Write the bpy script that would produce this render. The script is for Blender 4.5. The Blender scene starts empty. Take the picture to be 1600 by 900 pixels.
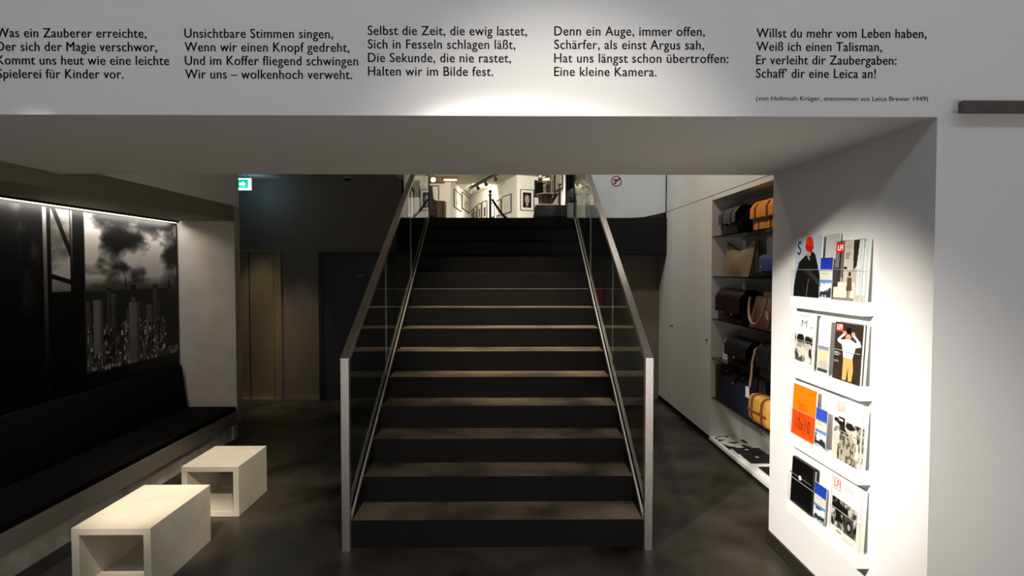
import bpy, bmesh, math, random
import numpy as np
from mathutils import Vector, Matrix
random.seed(7)
rng = np.random.default_rng(11)
S = bpy.context.scene
COL = S.collection
PI = math.pi

# ------------------------------------------------------------------ camera, world, lights, exposure
cam_d = bpy.data.cameras.new('camera')
cam = bpy.data.objects.new('camera', cam_d)
COL.objects.link(cam)
EYE = 1.674
cam.location = (0, 0, EYE)
cam.rotation_euler = (PI/2 - 0.03145, 0, -0.0105)
cam_d.sensor_width = 36.0
cam_d.lens = 36.0 * 900 / 1600
cam_d.clip_start = 0.05
S.camera = cam

S.view_settings.view_transform = 'Standard'
S.view_settings.look = 'None'
S.view_settings.gamma = 1.0
S.view_settings.use_curve_mapping = False
S.view_settings.exposure = 0.0

w = bpy.data.worlds.new('dim room air')
w.use_nodes = True
w.node_tree.nodes['Background'].inputs[0].default_value = (0.8, 0.85, 1.0, 1)
w.node_tree.nodes['Background'].inputs[1].default_value = 0.005
S.world = w

def lamp(name, kind, loc, target, power, color, size=0.1, angle=60, blend=0.5, size_y=None, spread=None):
    d = bpy.data.lights.new(name, kind)
    o = bpy.data.objects.new(name, d)
    COL.objects.link(o)
    o.location = loc
    o.rotation_euler = (Vector(target) - Vector(loc)).to_track_quat('-Z', 'Y').to_euler()
    d.energy = power
    d.color = color
    if kind == 'SPOT':
        d.shadow_soft_size = size
        d.spot_size = math.radians(angle)
        d.spot_blend = blend
    elif kind == 'AREA':
        d.shape = 'RECTANGLE'
        d.size = size
        d.size_y = size_y or size
        if spread:
            d.spread = math.radians(spread)
    else:
        d.shadow_soft_size = size
    return o

WARM = (1.0, 0.86, 0.66)
NEUT = (1.0, 0.93, 0.82)
COOL = (0.80, 0.87, 1.0)
# front room: added fills for the soffit and the verse wall, ceiling spots
lamp('soffit_fill', 'AREA', (0.4, -2.9, 0.50), (0.4, 2.0, 0.75), 58, (1.0, 0.93, 0.87), size=5.0, size_y=0.8)  # unseen low fill added behind the camera to brighten the soffit
lamp('verse_wall_fill', 'AREA', (0.3, 0.35, 3.62), (0.3, 2.2, 2.35), 23, (0.80, 0.87, 1.0), size=6.5, size_y=0.3)  # unseen cool lamp added to brighten the verse wall
lamp('spot_magazines', 'SPOT', (-1.2, 1.2, 2.66), (1.60, 2.95, 0.80), 1250, NEUT, size=0.05, angle=37, blend=1.0)
lamp('spot_niche', 'SPOT', (-1.0, 0.9, 2.90), (2.1, 4.65, 0.25), 420, NEUT, size=0.04, angle=13, blend=0.8)
lamp('spot_stairs', 'SPOT', (0.25, 0.5, 3.30), (0.12, 3.6, 0.30), 170, NEUT, size=0.08, angle=52, blend=1.0)
lamp('spot_near_stool', 'SPOT', (-1.50, 1.12, 3.35), (-2.04, 3.28, 0.35), 1000, WARM, size=0.05, angle=13.5, blend=1.0)
lamp('spot_far_stool', 'SPOT', (-0.1, 0.4, 3.30), (-2.0, 4.1, 0.30), 480, WARM, size=0.05, angle=14, blend=1.0)
# lobby downlights
lamp('downlight_far_stool', 'SPOT', (-1.55, 4.0, 2.80), (-1.98, 4.15, 0.35), 130, WARM, size=0.04, angle=40, blend=0.9)
lamp('downlight_lift', 'SPOT', (-3.12, 6.80, 2.80), (-3.12, 7.38, 1.0), 55, WARM, size=0.04, angle=33, blend=0.9)
lamp('downlight_lobby', 'SPOT', (-2.62, 6.75, 2.80), (-2.62, 7.22, 0.0), 75, WARM, size=0.04, angle=38, blend=0.9)
# stair void: gallery spots high up
lamp('void_spot', 'SPOT', (-0.02, 3.75, 4.60), (-0.02, 5.35, 1.2), 950, WARM, size=0.06, angle=40, blend=1.0)
lamp('void_cabinet_spot', 'SPOT', (0.2, 5.0, 4.60), (1.97, 5.4, 1.5), 260, NEUT, size=0.06, angle=80, blend=0.9)
lamp('void_floor_spot', 'SPOT', (0.95, 4.6, 4.60), (1.45, 4.75, 0.0), 170, NEUT, size=0.06, angle=30, blend=1.0)
# gallery
for x, y, e in ((0.0, 9.6, 200), (0.0, 13.5, 500), (-0.3, 17.0, 800)):
    lamp('gallery_light', 'AREA', (x, y, 4.66), (x, y + 0.01, 0), e * 0.6, (1.0, 0.92, 0.76), size=2.4, size_y=1.2, spread=85)
GW = (1.0, 0.92, 0.77)
for p, t, e, a in (((-1.0, 20.3, 4.5), (-0.9, 23.2, 3.6), 300, 120), ((-0.3, 13.0, 4.55), (-2.0, 19.6, 3.7), 900, 50), ((-0.5, 14.2, 4.55), (0.9, 18.9, 3.8), 700, 60),
                   ((0.9, 10.2, 4.60), (1.35, 14.8, 3.9), 650, 40), ((0.5, 7.9, 4.60), (0.65, 9.6, 3.0), 75, 40), ((-0.7, 7.3, 4.60), (-1.0, 8.25, 2.6), 90, 40),
                   ((0.3, 8.0, 4.60), (-1.48, 9.0, 3.2), 45, 50), ((0.2, 9.5, 4.60), (2.9, 13.0, 3.4), 200, 60)):
    lamp('gallery_spot', 'SPOT', p, t, e, GW, size=0.08, angle=a, blend=0.9)
lamp('screen_light', 'SPOT', (1.2, 6.0, 4.6), (1.5, 7.1, 2.7), 135, (0.92, 0.96, 1.0), size=0.1, angle=60, blend=0.9)

# ------------------------------------------------------------------ materials
def lin(c):
    return tuple(((v / 12.92) if v <= 0.04045 else ((v + 0.055) / 1.055) ** 2.4) for v in c)

def srgb(r, g, b):
    return lin((r / 255, g / 255, b / 255))

def mat(name, col, rough=0.5, metal=0.0, noise=0.0, scale=8.0, bump=0.0, spec=0.5, detail=4.0, rough_noise=0.0, emit=None, estr=0.0, coat=0.0):
    m = bpy.data.materials.new(name)
    m.use_nodes = True
    nt = m.node_tree
    b = nt.nodes['Principled BSDF']
    b.inputs['Roughness'].default_value = rough
    b.inputs['Metallic'].default_value = metal
    b.inputs['Specular IOR Level'].default_value = spec
    b.inputs['Coat Weight'].default_value = coat
    b.inputs['Base Color'].default_value = (*col, 1)
    tc = nt.nodes.new('ShaderNodeTexCoord')
    n = nt.nodes.new('ShaderNodeTexNoise')
    n.inputs['Scale'].default_value = scale
    n.inputs['Detail'].default_value = detail
    nt.links.new(tc.outputs['Object'], n.inputs['Vector'])
    mr = nt.nodes.new('ShaderNodeMapRange')
    mr.inputs['From Min'].default_value = 0.3
    mr.inputs['From Max'].default_value = 0.7
    nt.links.new(n.outputs['Fac'], mr.inputs['Value'])
    mx = nt.nodes.new('ShaderNodeMix')
    mx.data_type = 'RGBA'
    mx.inputs[6].default_value = (*[v * (1 - noise) for v in col], 1)
    mx.inputs[7].default_value = (*[min(1, v * (1 + noise)) for v in col], 1)
    nt.links.new(mr.outputs['Result'], mx.inputs[0])
    nt.links.new(mx.outputs[2], b.inputs['Base Color'])
    if rough_noise:
        mr2 = nt.nodes.new('ShaderNodeMapRange')
        mr2.inputs['To Min'].default_value = max(0.03, rough - rough_noise)
        mr2.inputs['To Max'].default_value = min(1, rough + rough_noise)
        nt.links.new(n.outputs['Fac'], mr2.inputs['Value'])
        nt.links.new(mr2.outputs['Result'], b.inputs['Roughness'])
    if bump:
        bp = nt.nodes.new('ShaderNodeBump')
        bp.inputs['Strength'].default_value = bump
        bp.inputs['Distance'].default_value = 0.01
        nt.links.new(n.outputs['Fac'], bp.inputs['Height'])
        nt.links.new(bp.outputs['Normal'], b.inputs['Normal'])
    if emit:
        b.inputs['Emission Color'].default_value = (*emit, 1)
        b.inputs['Emission Strength'].default_value = estr
    return m

def glass_mat(name, tint, ior=1.5, rough=0.02):
    m = bpy.data.materials.new(name)
    m.use_nodes = True
    nt = m.node_tree
    for n in list(nt.nodes):
        nt.nodes.remove(n)
    out = nt.nodes.new('ShaderNodeOutputMaterial')
    mx = nt.nodes.new('ShaderNodeMixShader')
    tr = nt.nodes.new('ShaderNodeBsdfTransparent')
    tr.inputs[0].default_value = (*tint, 1)
    gl = nt.nodes.new('ShaderNodeBsdfGlossy')
    gl.inputs['Roughness'].default_value = rough
    fr = nt.nodes.new('ShaderNodeFresnel')
    fr.inputs['IOR'].default_value = ior
    ge = nt.nodes.new('ShaderNodeNewGeometry')
    sub = nt.nodes.new('ShaderNodeMath'); sub.operation = 'SUBTRACT'; sub.inputs[0].default_value = 1.0
    mul = nt.nodes.new('ShaderNodeMath'); mul.operation = 'MULTIPLY'
    nt.links.new(ge.outputs['Backfacing'], sub.inputs[1])
    nt.links.new(fr.outputs[0], mul.inputs[0]); nt.links.new(sub.outputs[0], mul.inputs[1])
    nt.links.new(mul.outputs[0], mx.inputs[0])
    nt.links.new(tr.outputs[0], mx.inputs[1])
    nt.links.new(gl.outputs[0], mx.inputs[2])
    nt.links.new(mx.outputs[0], out.inputs[0])
    return m

def print_mat(name, rough=0.4):
    m = bpy.data.materials.new(name)
    m.use_nodes = True
    nt = m.node_tree
    b = nt.nodes['Principled BSDF']
    b.inputs['Roughness'].default_value = rough
    b.inputs['Specular IOR Level'].default_value = 0.2
    a = nt.nodes.new('ShaderNodeAttribute')
    a.attribute_name = 'ink'
    nt.links.new(a.outputs['Color'], b.inputs['Base Color'])
    return m

M = {}
M['white_wall'] = mat('white wall paint', (0.72, 0.72, 0.72), 0.75, noise=0.015, scale=3)
M['warm_wall'] = mat('warm white wall paint', (0.66, 0.635, 0.58), 0.75, noise=0.02, scale=3)
M['lobby_wall'] = mat('taupe lobby paint', (0.15, 0.128, 0.10), 0.8, noise=0.06, scale=4)
M['fascia'] = mat('dark taupe fascia tone', (0.20, 0.18, 0.155), 0.75, noise=0.05, scale=4)
M['plaster'] = mat('pale concrete plaster', (0.42, 0.385, 0.345), 0.8, noise=0.10, scale=5, bump=0.08)
M['floor'] = mat('polished dark concrete', (0.034, 0.029, 0.0235), 0.40, noise=0.95, scale=1.9, detail=9, rough_noise=0.15)
M['stair'] = mat('shaded dark concrete', (0.0062, 0.0057, 0.0053), 0.6, noise=0.25, scale=3, detail=6, spec=0.15)  # same concrete as the treads, riser shade put into the colour
M['tread'] = mat('lit brown concrete', (0.110, 0.084, 0.056), 0.5, noise=0.8, scale=2.4, detail=8, rough_noise=0.12)  # light from above on the treads put into the colour
M['slab'] = mat('black slab edge', (0.006, 0.0055, 0.005), 0.7, noise=0.1, spec=0.2)
M['black'] = mat('black lacquer', (0.008, 0.008, 0.008), 0.5)
M['skirt'] = mat('dark brown skirting', (0.018, 0.015, 0.012), 0.5, noise=0.1)
M['concrete'] = mat('cast pale concrete', (0.66, 0.62, 0.52), 0.7, noise=0.07, scale=7, detail=7, bump=0.05)
M['base'] = mat('pale mottled concrete', (0.60, 0.56, 0.50), 0.75, noise=0.2, scale=9, detail=7)
M['slabstone'] = mat('taupe bench slab', (0.26, 0.235, 0.20), 0.7, noise=0.06, scale=6)
M['fabric'] = mat('black upholstery', (0.006, 0.005, 0.005), 0.9, noise=0.2, scale=60, bump=0.1, spec=0.05)
M['steel'] = mat('brushed steel', (0.64, 0.60, 0.57), 0.36, 1.0, noise=0.06, scale=40)
M['satin'] = mat('satin metal', (0.50, 0.47, 0.43), 0.55, 0.6)
M['chrome'] = mat('polished chrome', (0.75, 0.74, 0.72), 0.15, 1.0)
M['glass'] = glass_mat('tinted balustrade glass', (0.74, 0.78, 0.75), 1.38)
M['shelf_glass'] = glass_mat('smoked shelf glass', (0.42, 0.43, 0.42), 1.45, 0.05)
M['acrylic'] = glass_mat('clear acrylic', (0.985, 0.99, 0.985), 1.3)
M['acrylic_edge'] = mat('acrylic edge', (0.45, 0.52, 0.50), 0.3)
M['ink'] = mat('black vinyl lettering', (0.012, 0.012, 0.014), 0.6)
M['white'] = mat('white lacquer', (0.80, 0.80, 0.78), 0.5)
M['paper'] = mat('white paper', (0.80, 0.79, 0.76), 0.6)
M['lift'] = mat('bronze lift steel', (0.34, 0.27, 0.16), 0.5, 0.5, noise=0.1, scale=2)
M['door'] = mat('anthracite door', (0.020, 0.021, 0.025), 0.55)
M['led'] = mat('led strip', (1, 1, 1), 0.5, emit=(1.0, 0.90, 0.74), estr=9.0)
M['print'] = print_mat('printed photograph', 0.5)
M['cover'] = print_mat('printed cover', 0.35)
M['red'] = mat('red print', srgb(205, 30, 28), 0.45)
M['red_paint'] = mat('red enamel', (0.28, 0.012, 0.012), 0.35)
M['grey_plastic'] = mat('grey plastic', (0.085, 0.08, 0.08), 0.5, noise=0.05)
M['light_grey'] = mat('light grey panel', (0.30, 0.28, 0.24), 0.6)
M['brown_metal'] = mat('brown metal bar', (0.075, 0.058, 0.047), 0.5, noise=0.1)
M['frost'] = mat('frosted white panel', (0.55, 0.57, 0.56), 0.5, noise=0.03, scale=1.5)
M['gallery_white'] = mat('gallery white paint', (0.80, 0.78, 0.72), 0.8)
M['gallery_ceiling'] = mat('gallery ceiling paint', (0.55, 0.51, 0.43), 0.8)
M['wood'] = mat('brown wooden beam', (0.16, 0.09, 0.04), 0.6, noise=0.2)
M['pillar'] = mat('dark brown pillar', (0.035, 0.03, 0.022), 0.6)
M['bronze'] = mat('bronze sheet', (0.46, 0.34, 0.19), 0.4, 0.8, noise=0.15, scale=3)
M['brass'] = mat('aged brass', (0.42, 0.35, 0.25), 0.5, 0.35)
M['gunmetal'] = mat('gunmetal', (0.20, 0.16, 0.13), 0.38, 0.8, noise=0.1)
M['lamp_glow'] = mat('lit lamp face', (1, 1, 1), 0.5, emit=(1.0, 0.93, 0.78), estr=14.0)
M['exit_white'] = mat('lit sign face', (1, 1, 1), 0.5, emit=(0.72, 1.0, 0.95), estr=3.0)
M['exit_green'] = mat('lit green sign field', (0.0, 0.5, 0.25), 0.5, emit=(0.0, 0.62, 0.30), estr=1.0)

# ------------------------------------------------------------------ mesh helpers
def BM():
    return bmesh.new()

def box(bm, x0, x1, y0, y1, z0, z1, bev=0.0, seg=2):
    r = bmesh.ops.create_cube(bm, size=1)
    vs = r['verts']
    for v in vs:
        v.co = Vector((x0 + (v.co.x + .5) * (x1 - x0), y0 + (v.co.y + .5) * (y1 - y0), z0 + (v.co.z + .5) * (z1 - z0)))
    if bev:
        es = list({e for v in vs for e in v.link_edges})
        bmesh.ops.bevel(bm, geom=es, offset=bev, segments=seg, affect='EDGES', profile=0.5)
    return bm

def prism(bm, pts, axis, lo, hi, bev=0.0, seg=2):
    """Extrude a 2-D outline; axis x: pts are (y,z); y: (x,z); z: (x,y)."""
    def mk(p, t):
        return {'x': (t, p[0], p[1]), 'y': (p[0], t, p[1]), 'z': (p[0], p[1], t)}[axis]
    a = [bm.verts.new(mk(p, lo)) for p in pts]
    b = [bm.verts.new(mk(p, hi)) for p in pts]
    fs = [bm.faces.new(a), bm.faces.new(b)]
    n = len(pts)
    for i in range(n):
        fs.append(bm.faces.new((a[i], a[(i + 1) % n], b[(i + 1) % n], b[i])))
    bmesh.ops.recalc_face_normals(bm, faces=fs)
    if bev:
        es = [e for f in fs[:2] for e in f.edges]
        bmesh.ops.bevel(bm, geom=list(set(es)), offset=bev, segments=seg, affect='EDGES', profile=0.5)
    return bm

def tube(bm, pts, r, n=10, closed=False, flat=1.0):
    pts = [Vector(p) for p in pts]
    rings = []
    k = len(pts)
    prev = None
    for i, p in enumerate(pts):
        if closed:
            t = pts[(i + 1) % k] - pts[i - 1]
        else:
            t = pts[min(i + 1, k - 1)] - pts[max(i - 1, 0)]
        t.normalize()
        if prev is None:
            up = Vector((0, 0, 1)) if abs(t.z) < 0.9 else Vector((1, 0, 0))
            a = t.cross(up).normalized()
        else:
            a = (prev - t * prev.dot(t)).normalized()
        prev = a
        b = t.cross(a).normalized()
        rr = r[i] if isinstance(r, (list, tuple)) else r
        rings.append([bm.verts.new(p + a * math.cos(2 * PI * j / n) * rr + b * math.sin(2 * PI * j / n) * rr * flat) for j in range(n)])
    fs = []
    for i in range(k - (0 if closed else 1)):
        A, B = rings[i], rings[(i + 1) % k]
        for j in range(n):
            fs.append(bm.faces.new((A[j], A[(j + 1) % n], B[(j + 1) % n], B[j])))
    if not closed:
        fs.append(bm.faces.new(rings[0][::-1]))
        fs.append(bm.faces.new(rings[-1]))
    bmesh.ops.recalc_face_normals(bm, faces=fs)
    return bm

def lathe(bm, prof, c=(0, 0), n=28):
    """prof: list of (r, z) from bottom to top, closed at the axis."""
    rings = []
    for r, z in prof:
        if r < 1e-5:
            rings.append([bm.verts.new((c[0], c[1], z))])
        else:
            rings.append([bm.verts.new((c[0] + r * math.cos(2 * PI * j / n), c[1] + r * math.sin(2 * PI * j / n), z)) for j in range(n)])
    fs = []
    for A, B in zip(rings, rings[1:]):
        if len(A) == 1 and len(B) == 1:
            continue
        for j in range(n):
            q = (j + 1) % n
            if len(A) == 1:
                fs.append(bm.faces.new((A[0], B[q], B[j])))
            elif len(B) == 1:
                fs.append(bm.faces.new((A[j], A[q], B[0])))
            else:
                fs.append(bm.faces.new((A[j], A[q], B[q], B[j])))
    bmesh.ops.recalc_face_normals(bm, faces=fs)
    return bm

def ball(bm, c, r, sx=1, sy=1, sz=1, seg=20):
    q = bmesh.ops.create_uvsphere(bm, u_segments=seg, v_segments=seg // 2, radius=r)
    for v in q['verts']:
        v.co = Vector((c[0] + v.co.x * sx, c[1] + v.co.y * sy, c[2] + v.co.z * sz))
    return bm

def obj(name, bm, m, parent=None, smooth=False):
    me = bpy.data.meshes.new(name)
    bm.to_mesh(me)
    bm.free()
    me.materials.append(M[m] if isinstance(m, str) else m)
    if smooth:
        me.polygons.foreach_set('use_smooth', [True] * len(me.polygons))
        try:
            me.set_sharp_from_angle(angle=math.radians(38))
        except Exception:
            pass
    o = bpy.data.objects.new(name, me)
    COL.objects.link(o)
    if parent:
        o.parent = parent
    return o

def tag(o, label, cat, group=None):
    o['label'] = label
    o['category'] = cat
    if group:
        o['group'] = group
    return o

def thing(name, label, cat, loc=(0, 0, 0), rotz=0, group=None):
    o = bpy.data.objects.new(name, None)
    COL.objects.link(o)
    o.empty_display_size = 0.1
    o.location = loc
    o.rotation_euler = (0, 0, rotz)
    return tag(o, label, cat, group)

def struct(name, bm, m, parent=None):
    o = obj(name, bm, m, parent)
    if parent is None:
        o['kind'] = 'structure'
    return o

def frame_matrix(o, u, v):
    u = Vector(u).normalized(); v = Vector(v).normalized(); n = u.cross(v)
    m = Matrix.Identity(4)
    for i in range(3):
        m[i][0] = u[i]; m[i][1] = v[i]; m[i][2] = n[i]; m[i][3] = o[i]
    return m

def grid_print(name, arr, mtx, w, h, mname, parent=None, thick=0.0006, solid_back=True):
    """A flat print: one small face per cell, coloured by its ink; row 0 of arr is the top. A thin back makes it a sheet."""
    H, W = arr.shape[:2]
    xs = np.linspace(0, w, W + 1); ys = np.linspace(h, 0, H + 1)
    X, Y = np.meshgrid(xs, ys)
    co = np.stack([X.ravel(), Y.ravel(), np.full(X.size, thick)], 1)
    idx = np.arange((W + 1) * (H + 1)).reshape(H + 1, W + 1)
    q = np.stack([idx[1:, :-1], idx[1:, 1:], idx[:-1, 1:], idx[:-1, :-1]], -1).reshape(-1, 4)
    base = len(co)
    co = np.vstack([co, [[0, 0, 0], [w, 0, 0], [w, h, 0], [0, h, 0]]])
    q = np.vstack([q, [[base + 3, base + 2, base + 1, base]]])
    co4 = np.c_[co, np.ones(len(co))] @ np.array(mtx).T
    me = bpy.data.meshes.new(name)
    me.vertices.add(len(co4)); me.vertices.foreach_set('co', co4[:, :3].ravel())
    me.loops.add(q.size); me.loops.foreach_set('vertex_index', q.ravel().astype(np.int32))
    me.polygons.add(len(q)); me.polygons.foreach_set('loop_start', np.arange(0, q.size, 4, dtype=np.int32))
    me.update(calc_edges=True)
    a = np.clip(arr.reshape(-1, 3), 0, 1)
    a = np.where(a <= 0.04045, a / 12.92, ((a + 0.055) / 1.055) ** 2.4)
    c = np.ones((len(q), 4, 4), np.float32)
    c[:-1, :, :3] = a[:, None, :]
    c[-1, :, :3] = 0.6
    at = me.color_attributes.new('ink', 'FLOAT_COLOR', 'CORNER')
    at.data.foreach_set('color', c.ravel())
    me.materials.append(M[mname])
    o = bpy.data.objects.new(name, me)
    COL.objects.link(o)
    if parent:
        o.parent = parent
    return o

def text_bm(s, size, mtx, width=None, extrude=0.0004, bold=0.0, lines_gap=1.0, height=None, spacing=1.0):
    cu = bpy.data.curves.new('tmp_text', 'FONT')
    cu.body = s
    cu.size = size
    cu.extrude = extrude
    cu.offset = bold
    cu.space_line = lines_gap
    cu.space_character = spacing
    cu.resolution_u = 4
    t = bpy.data.objects.new('tmp_text', cu)
    COL.objects.link(t)
    bpy.context.view_layer.update()
    dg = bpy.context.evaluated_depsgraph_get()
    me = bpy.data.meshes.new_from_object(t.evaluated_get(dg))
    bpy.data.objects.remove(t)
    bm = BM()
    bm.from_mesh(me)
    bpy.data.meshes.remove(me)
    if width or height:
        xs = [v.co.x for v in bm.verts]; ys = [v.co.y for v in bm.verts]
        k = width / (max(xs) - min(xs)) if width else 1.0
        ky = height / (max(ys) - min(ys)) if height else (1.0)
        for v in bm.verts:
            v.co.x = (v.co.x - min(xs)) * k
            v.co.y = v.co.y * ky
    bm.transform(mtx)
    return bm

def smooth_noise(H, W, cell, octaves=4, seed=0, sx=1.0):
    r = np.random.default_rng(seed)
    out = np.zeros((H, W)); amp = 1.0; tot = 0
    c = cell
    for _ in range(octaves):
        gh, gw = int(H / c) + 3, int(W / (c * sx)) + 3
        g = r.random((gh, gw))
        y = np.arange(H) / c; x = np.arange(W) / (c * sx)
        yi = y.astype(int); xi = x.astype(int)
        fy = (y - yi)[:, None]; fx = (x - xi)[None, :]
        fy = fy * fy * (3 - 2 * fy); fx = fx * fx * (3 - 2 * fx)
        a = g[np.ix_(yi, xi)]; b = g[np.ix_(yi, xi + 1)]; cc = g[np.ix_(yi + 1, xi)]; d = g[np.ix_(yi + 1, xi + 1)]
        out += amp * ((a * (1 - fx) + b * fx) * (1 - fy) + (cc * (1 - fx) + d * fx) * fy)
        tot += amp; amp *= 0.5; c = max(1.0, c / 2)
    return out / tot

class Canvas:
    """Tiny painter for printed matter; coordinates 0..1, origin top left."""
    def __init__(s, W, H, bg):
        s.W, s.H = W, H
        s.a = np.ones((H, W, 3)) * np.array(bg)
        s.y, s.x = np.mgrid[0:H, 0:W]
        s.x = (s.x + .5) / W; s.y = (s.y + .5) / H
    def put(s, m, c):
        s.a[m] = c; return s
    def rect(s, x0, y0, x1, y1, c):
        return s.put((s.x >= x0) & (s.x < x1) & (s.y >= y0) & (s.y < y1), c)
    def ell(s, cx, cy, rx, ry, c):
        return s.put(((s.x - cx) / rx) ** 2 + ((s.y - cy) / ry) ** 2 < 1, c)
    def poly(s, pts, c):
        ins = np.zeros_like(s.x, bool)
        n = len(pts)
        for i in range(n):
            x0, y0 = pts[i]; x1, y1 = pts[(i + 1) % n]
            if y0 == y1: continue
            cr = ((s.y >= y0) != (s.y >= y1)) & (s.x < (x1 - x0) * (s.y - y0) / (y1 - y0) + x0)
            ins ^= cr
        return s.put(ins, c)
    def line(s, x0, y0, x1, y1, wd, c):
        asp = s.H / s.W
        px, py = s.x - x0, (s.y - y0) * asp
        dx, dy = x1 - x0, (y1 - y0) * asp
        t = np.clip((px * dx + py * dy) / (dx * dx + dy * dy + 1e-9), 0, 1)
        return s.put(np.hypot(px - t * dx, py - t * dy) < wd, c)
    def text_bars(s, x0, y0, x1, rows, gap, c, seed=0, th=0.006):
        r = np.random.default_rng(seed)
        for i in range(rows):
            s.rect(x0, y0 + i * gap, x0 + (x1 - x0) * (0.6 + 0.4 * r.random()), y0 + i * gap + th, c)
        return s
    def grain(s, x0, y0, x1, y1, lo, hi, cell, seed, contrast=1.0):
        n = smooth_noise(s.H, s.W, cell, 4, seed)
        n = np.clip((n - .5) * contrast * 2 + .5, 0, 1)
        m = (s.x >= x0) & (s.x < x1) & (s.y >= y0) & (s.y < y1)
        lo = np.array(lo); hi = np.array(hi)
        s.a[m] = lo + (hi - lo) * n[m][:, None]
        return s

G = lambda v: (v, v, v)

# ------------------------------------------------------------------ dimensions read from the picture
YF, YB, ZS = 2.148, 3.461, 2.243            # beam front, back, underside
XJ = 1.6075                                 # side of the right-hand pier
XC = 1.974                                  # cupboard wall
YW = 7.404                                  # rear wall of the lower floor
XB, YE = -2.641, 5.6425                     # bench front, alcove end
RISE, GO, D0 = 0.165, 0.2782, 3.4293
YT = D0 + 13 * GO                           # top riser
ZU = 14 * RISE                              # upper floor
XVL = -1.33                                 # edge of the lobby ceiling

# ------------------------------------------------------------------ structure
struct('floor', box(BM(), -4.2, 5.0, -3.2, YW + 0.2, -0.12, 0.0), 'floor')
# beam with the verses and the pier that carries it, one body
o = struct('wall_front', prism(BM(), [(-5, ZS), (XJ, ZS), (XJ, 0), (5, 0), (5, 4.95), (-5, 4.95)], 'y', YF, YB), 'white_wall')
struct('wall_alcove_front', box(BM(), -5, XB - 0.02, YF + 0.02, YF + 0.25, 0, ZS), 'white_wall')
struct('baseboard_pier', prism(BM(), [(YF - 0.012, 0.0), (YB + 0.012, 0.0), (YB + 0.012, 0.085), (YF - 0.012, 0.085)], 'x', XJ - 0.012, 5.0), 'skirt')
struct('trim_floor', box(BM(), 0.842, 0.8475, -3.1, 3.37, 0.0, 0.0006), 'black')
# front room shell behind the camera
struct('wall_back', box(BM(), -5, 5, -3.4, -3.2, 0, 3.8), 'white_wall')
struct('wall_left', box(BM(), -4.4, -4.2, -3.4, YW + 0.2, 0, 3.8), 'white_wall')
struct('wall_right', box(BM(), 4.2, 4.4, -3.4, YF, 0, 3.8), 'white_wall')
struct('ceiling', box(BM(), -5, 5, -3.4, YF, 3.7, 3.82), 'white_wall')
# alcove
struct('wall_alcove', box(BM(), -3.4, -3.20, YF + 0.25, YE, 0, 2.145), 'lobby_wall')
struct('ceiling_alcove', box(BM(), -3.4, XB, YF + 0.25, YE, 2.145, 2.296), 'fascia')  # band in a darker tone than the wall above it
struct('wall_above_alcove', box(BM(), -3.4, XB - 0.004, YB + 0.001, 5.756, 2.296, 2.82), 'white_wall')
b = BM()
box(b, -3.7, XB, YE, 5.756, 0.17, 2.296)
struct('wall_alcove_end', b, 'plaster')
struct('wall_alcove_plinth', box(BM(), -3.7, XB - 0.035, YE, 5.735, 0, 0.17), 'base')
# lift lobby
struct('wall_lobby', prism(BM(), [(-4.2, 0), (XC, 0), (XC, 1.866), (XVL, 1.866), (XVL, 2.82), (-4.2, 2.82)], 'y', YW, YW + 0.15), 'lobby_wall')
struct('ceiling_lobby', prism(BM(), [(-4.2, YB), (XVL, YB), (XVL, YW), (-4.2, YW)], 'z', 2.82, 2.95), 'plaster')
struct('wall_void', box(BM(), XVL - 0.12, XVL, YB, YW + 0.15, 2.95, 4.75), 'warm_wall')
struct('wall_void_end', box(BM(), XVL - 0.16, XVL, YW + 0.001, YW + 0.15, ZU, 2.95), 'lobby_wall')
struct('trim_lobby', box(BM(), -2.86, -2.40, YW - 0.012, YW, 0.0, 0.05), 'steel')
# landing and the gallery floor
b = BM()
prism(b, [(XVL, YT + 0.012), (XC, YT + 0.012), (XC, 27), (-7, 27), (-7, YW + 0.16), (XVL, YW + 0.16)], 'z', 1.866, ZU)
struct('floor_gallery', b, 'slab')
struct('wall_cupboards', box(BM(), XC + 0.002, XC + 0.06, YB, 7.42, 2.388, 4.75), 'warm_wall')
struct('wall_void_right', box(BM(), XC + 0.5, XC + 0.6, YB, 7.42, 0, 4.75), 'warm_wall')
# upper right: pale screen wall with a slanting lower edge
b = BM()
prism(b, [(0.985, ZU + 0.004), (1.52, ZU + 0.004), (1.70, 2.325), (1.965, 2.385), (1.965, 4.75), (0.985, 4.75)], 'y', 7.10, 7.13)
struct('wall_screen', b, 'frost')
struct('trim_screen', box(BM(), 1.966, 1.9735, 7.085, 7.13, ZU, 4.75), 'skirt')
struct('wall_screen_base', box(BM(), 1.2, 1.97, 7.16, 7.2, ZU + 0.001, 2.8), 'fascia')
# gallery shell
def wall_line(name, A, B, m, z0=ZU, z1=4.75, th=0.15, away=(0, 30)):
    A = Vector(A); B = Vector(B)
    d = (B - A).normalized(); n = Vector((-d.y, d.x))
    if n.dot(Vector(away) - A) < 0: n = -n
    return struct(name, prism(BM(), [tuple(A), tuple(B), tuple(B + n * th), tuple(A + n * th)], 'z', z0, z1), m)
WA0, WA1 = (-3.6, 19.55), (-1.863, 19.532)
WF = (-1.527, 24.483); WN = (0.366, 18.795); WC = (2.9, 19.9)
wall_line('wall_gallery_a', WA0, WA1, 'gallery_white')
wall_line('wall_gallery_b', WA1, WF, 'gallery_white', away=(-30, 20))
wall_line('wall_gallery_c', WF, WN, 'gallery_white', away=(30, 40))
wall_line('wall_gallery_d', WN, WC, 'gallery_white')
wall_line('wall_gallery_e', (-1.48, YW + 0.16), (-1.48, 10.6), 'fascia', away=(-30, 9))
wall_line('wall_gallery_f', (-3.6, 10.6), (-3.6, 19.5), 'gallery_white', away=(-30, 9))
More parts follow.
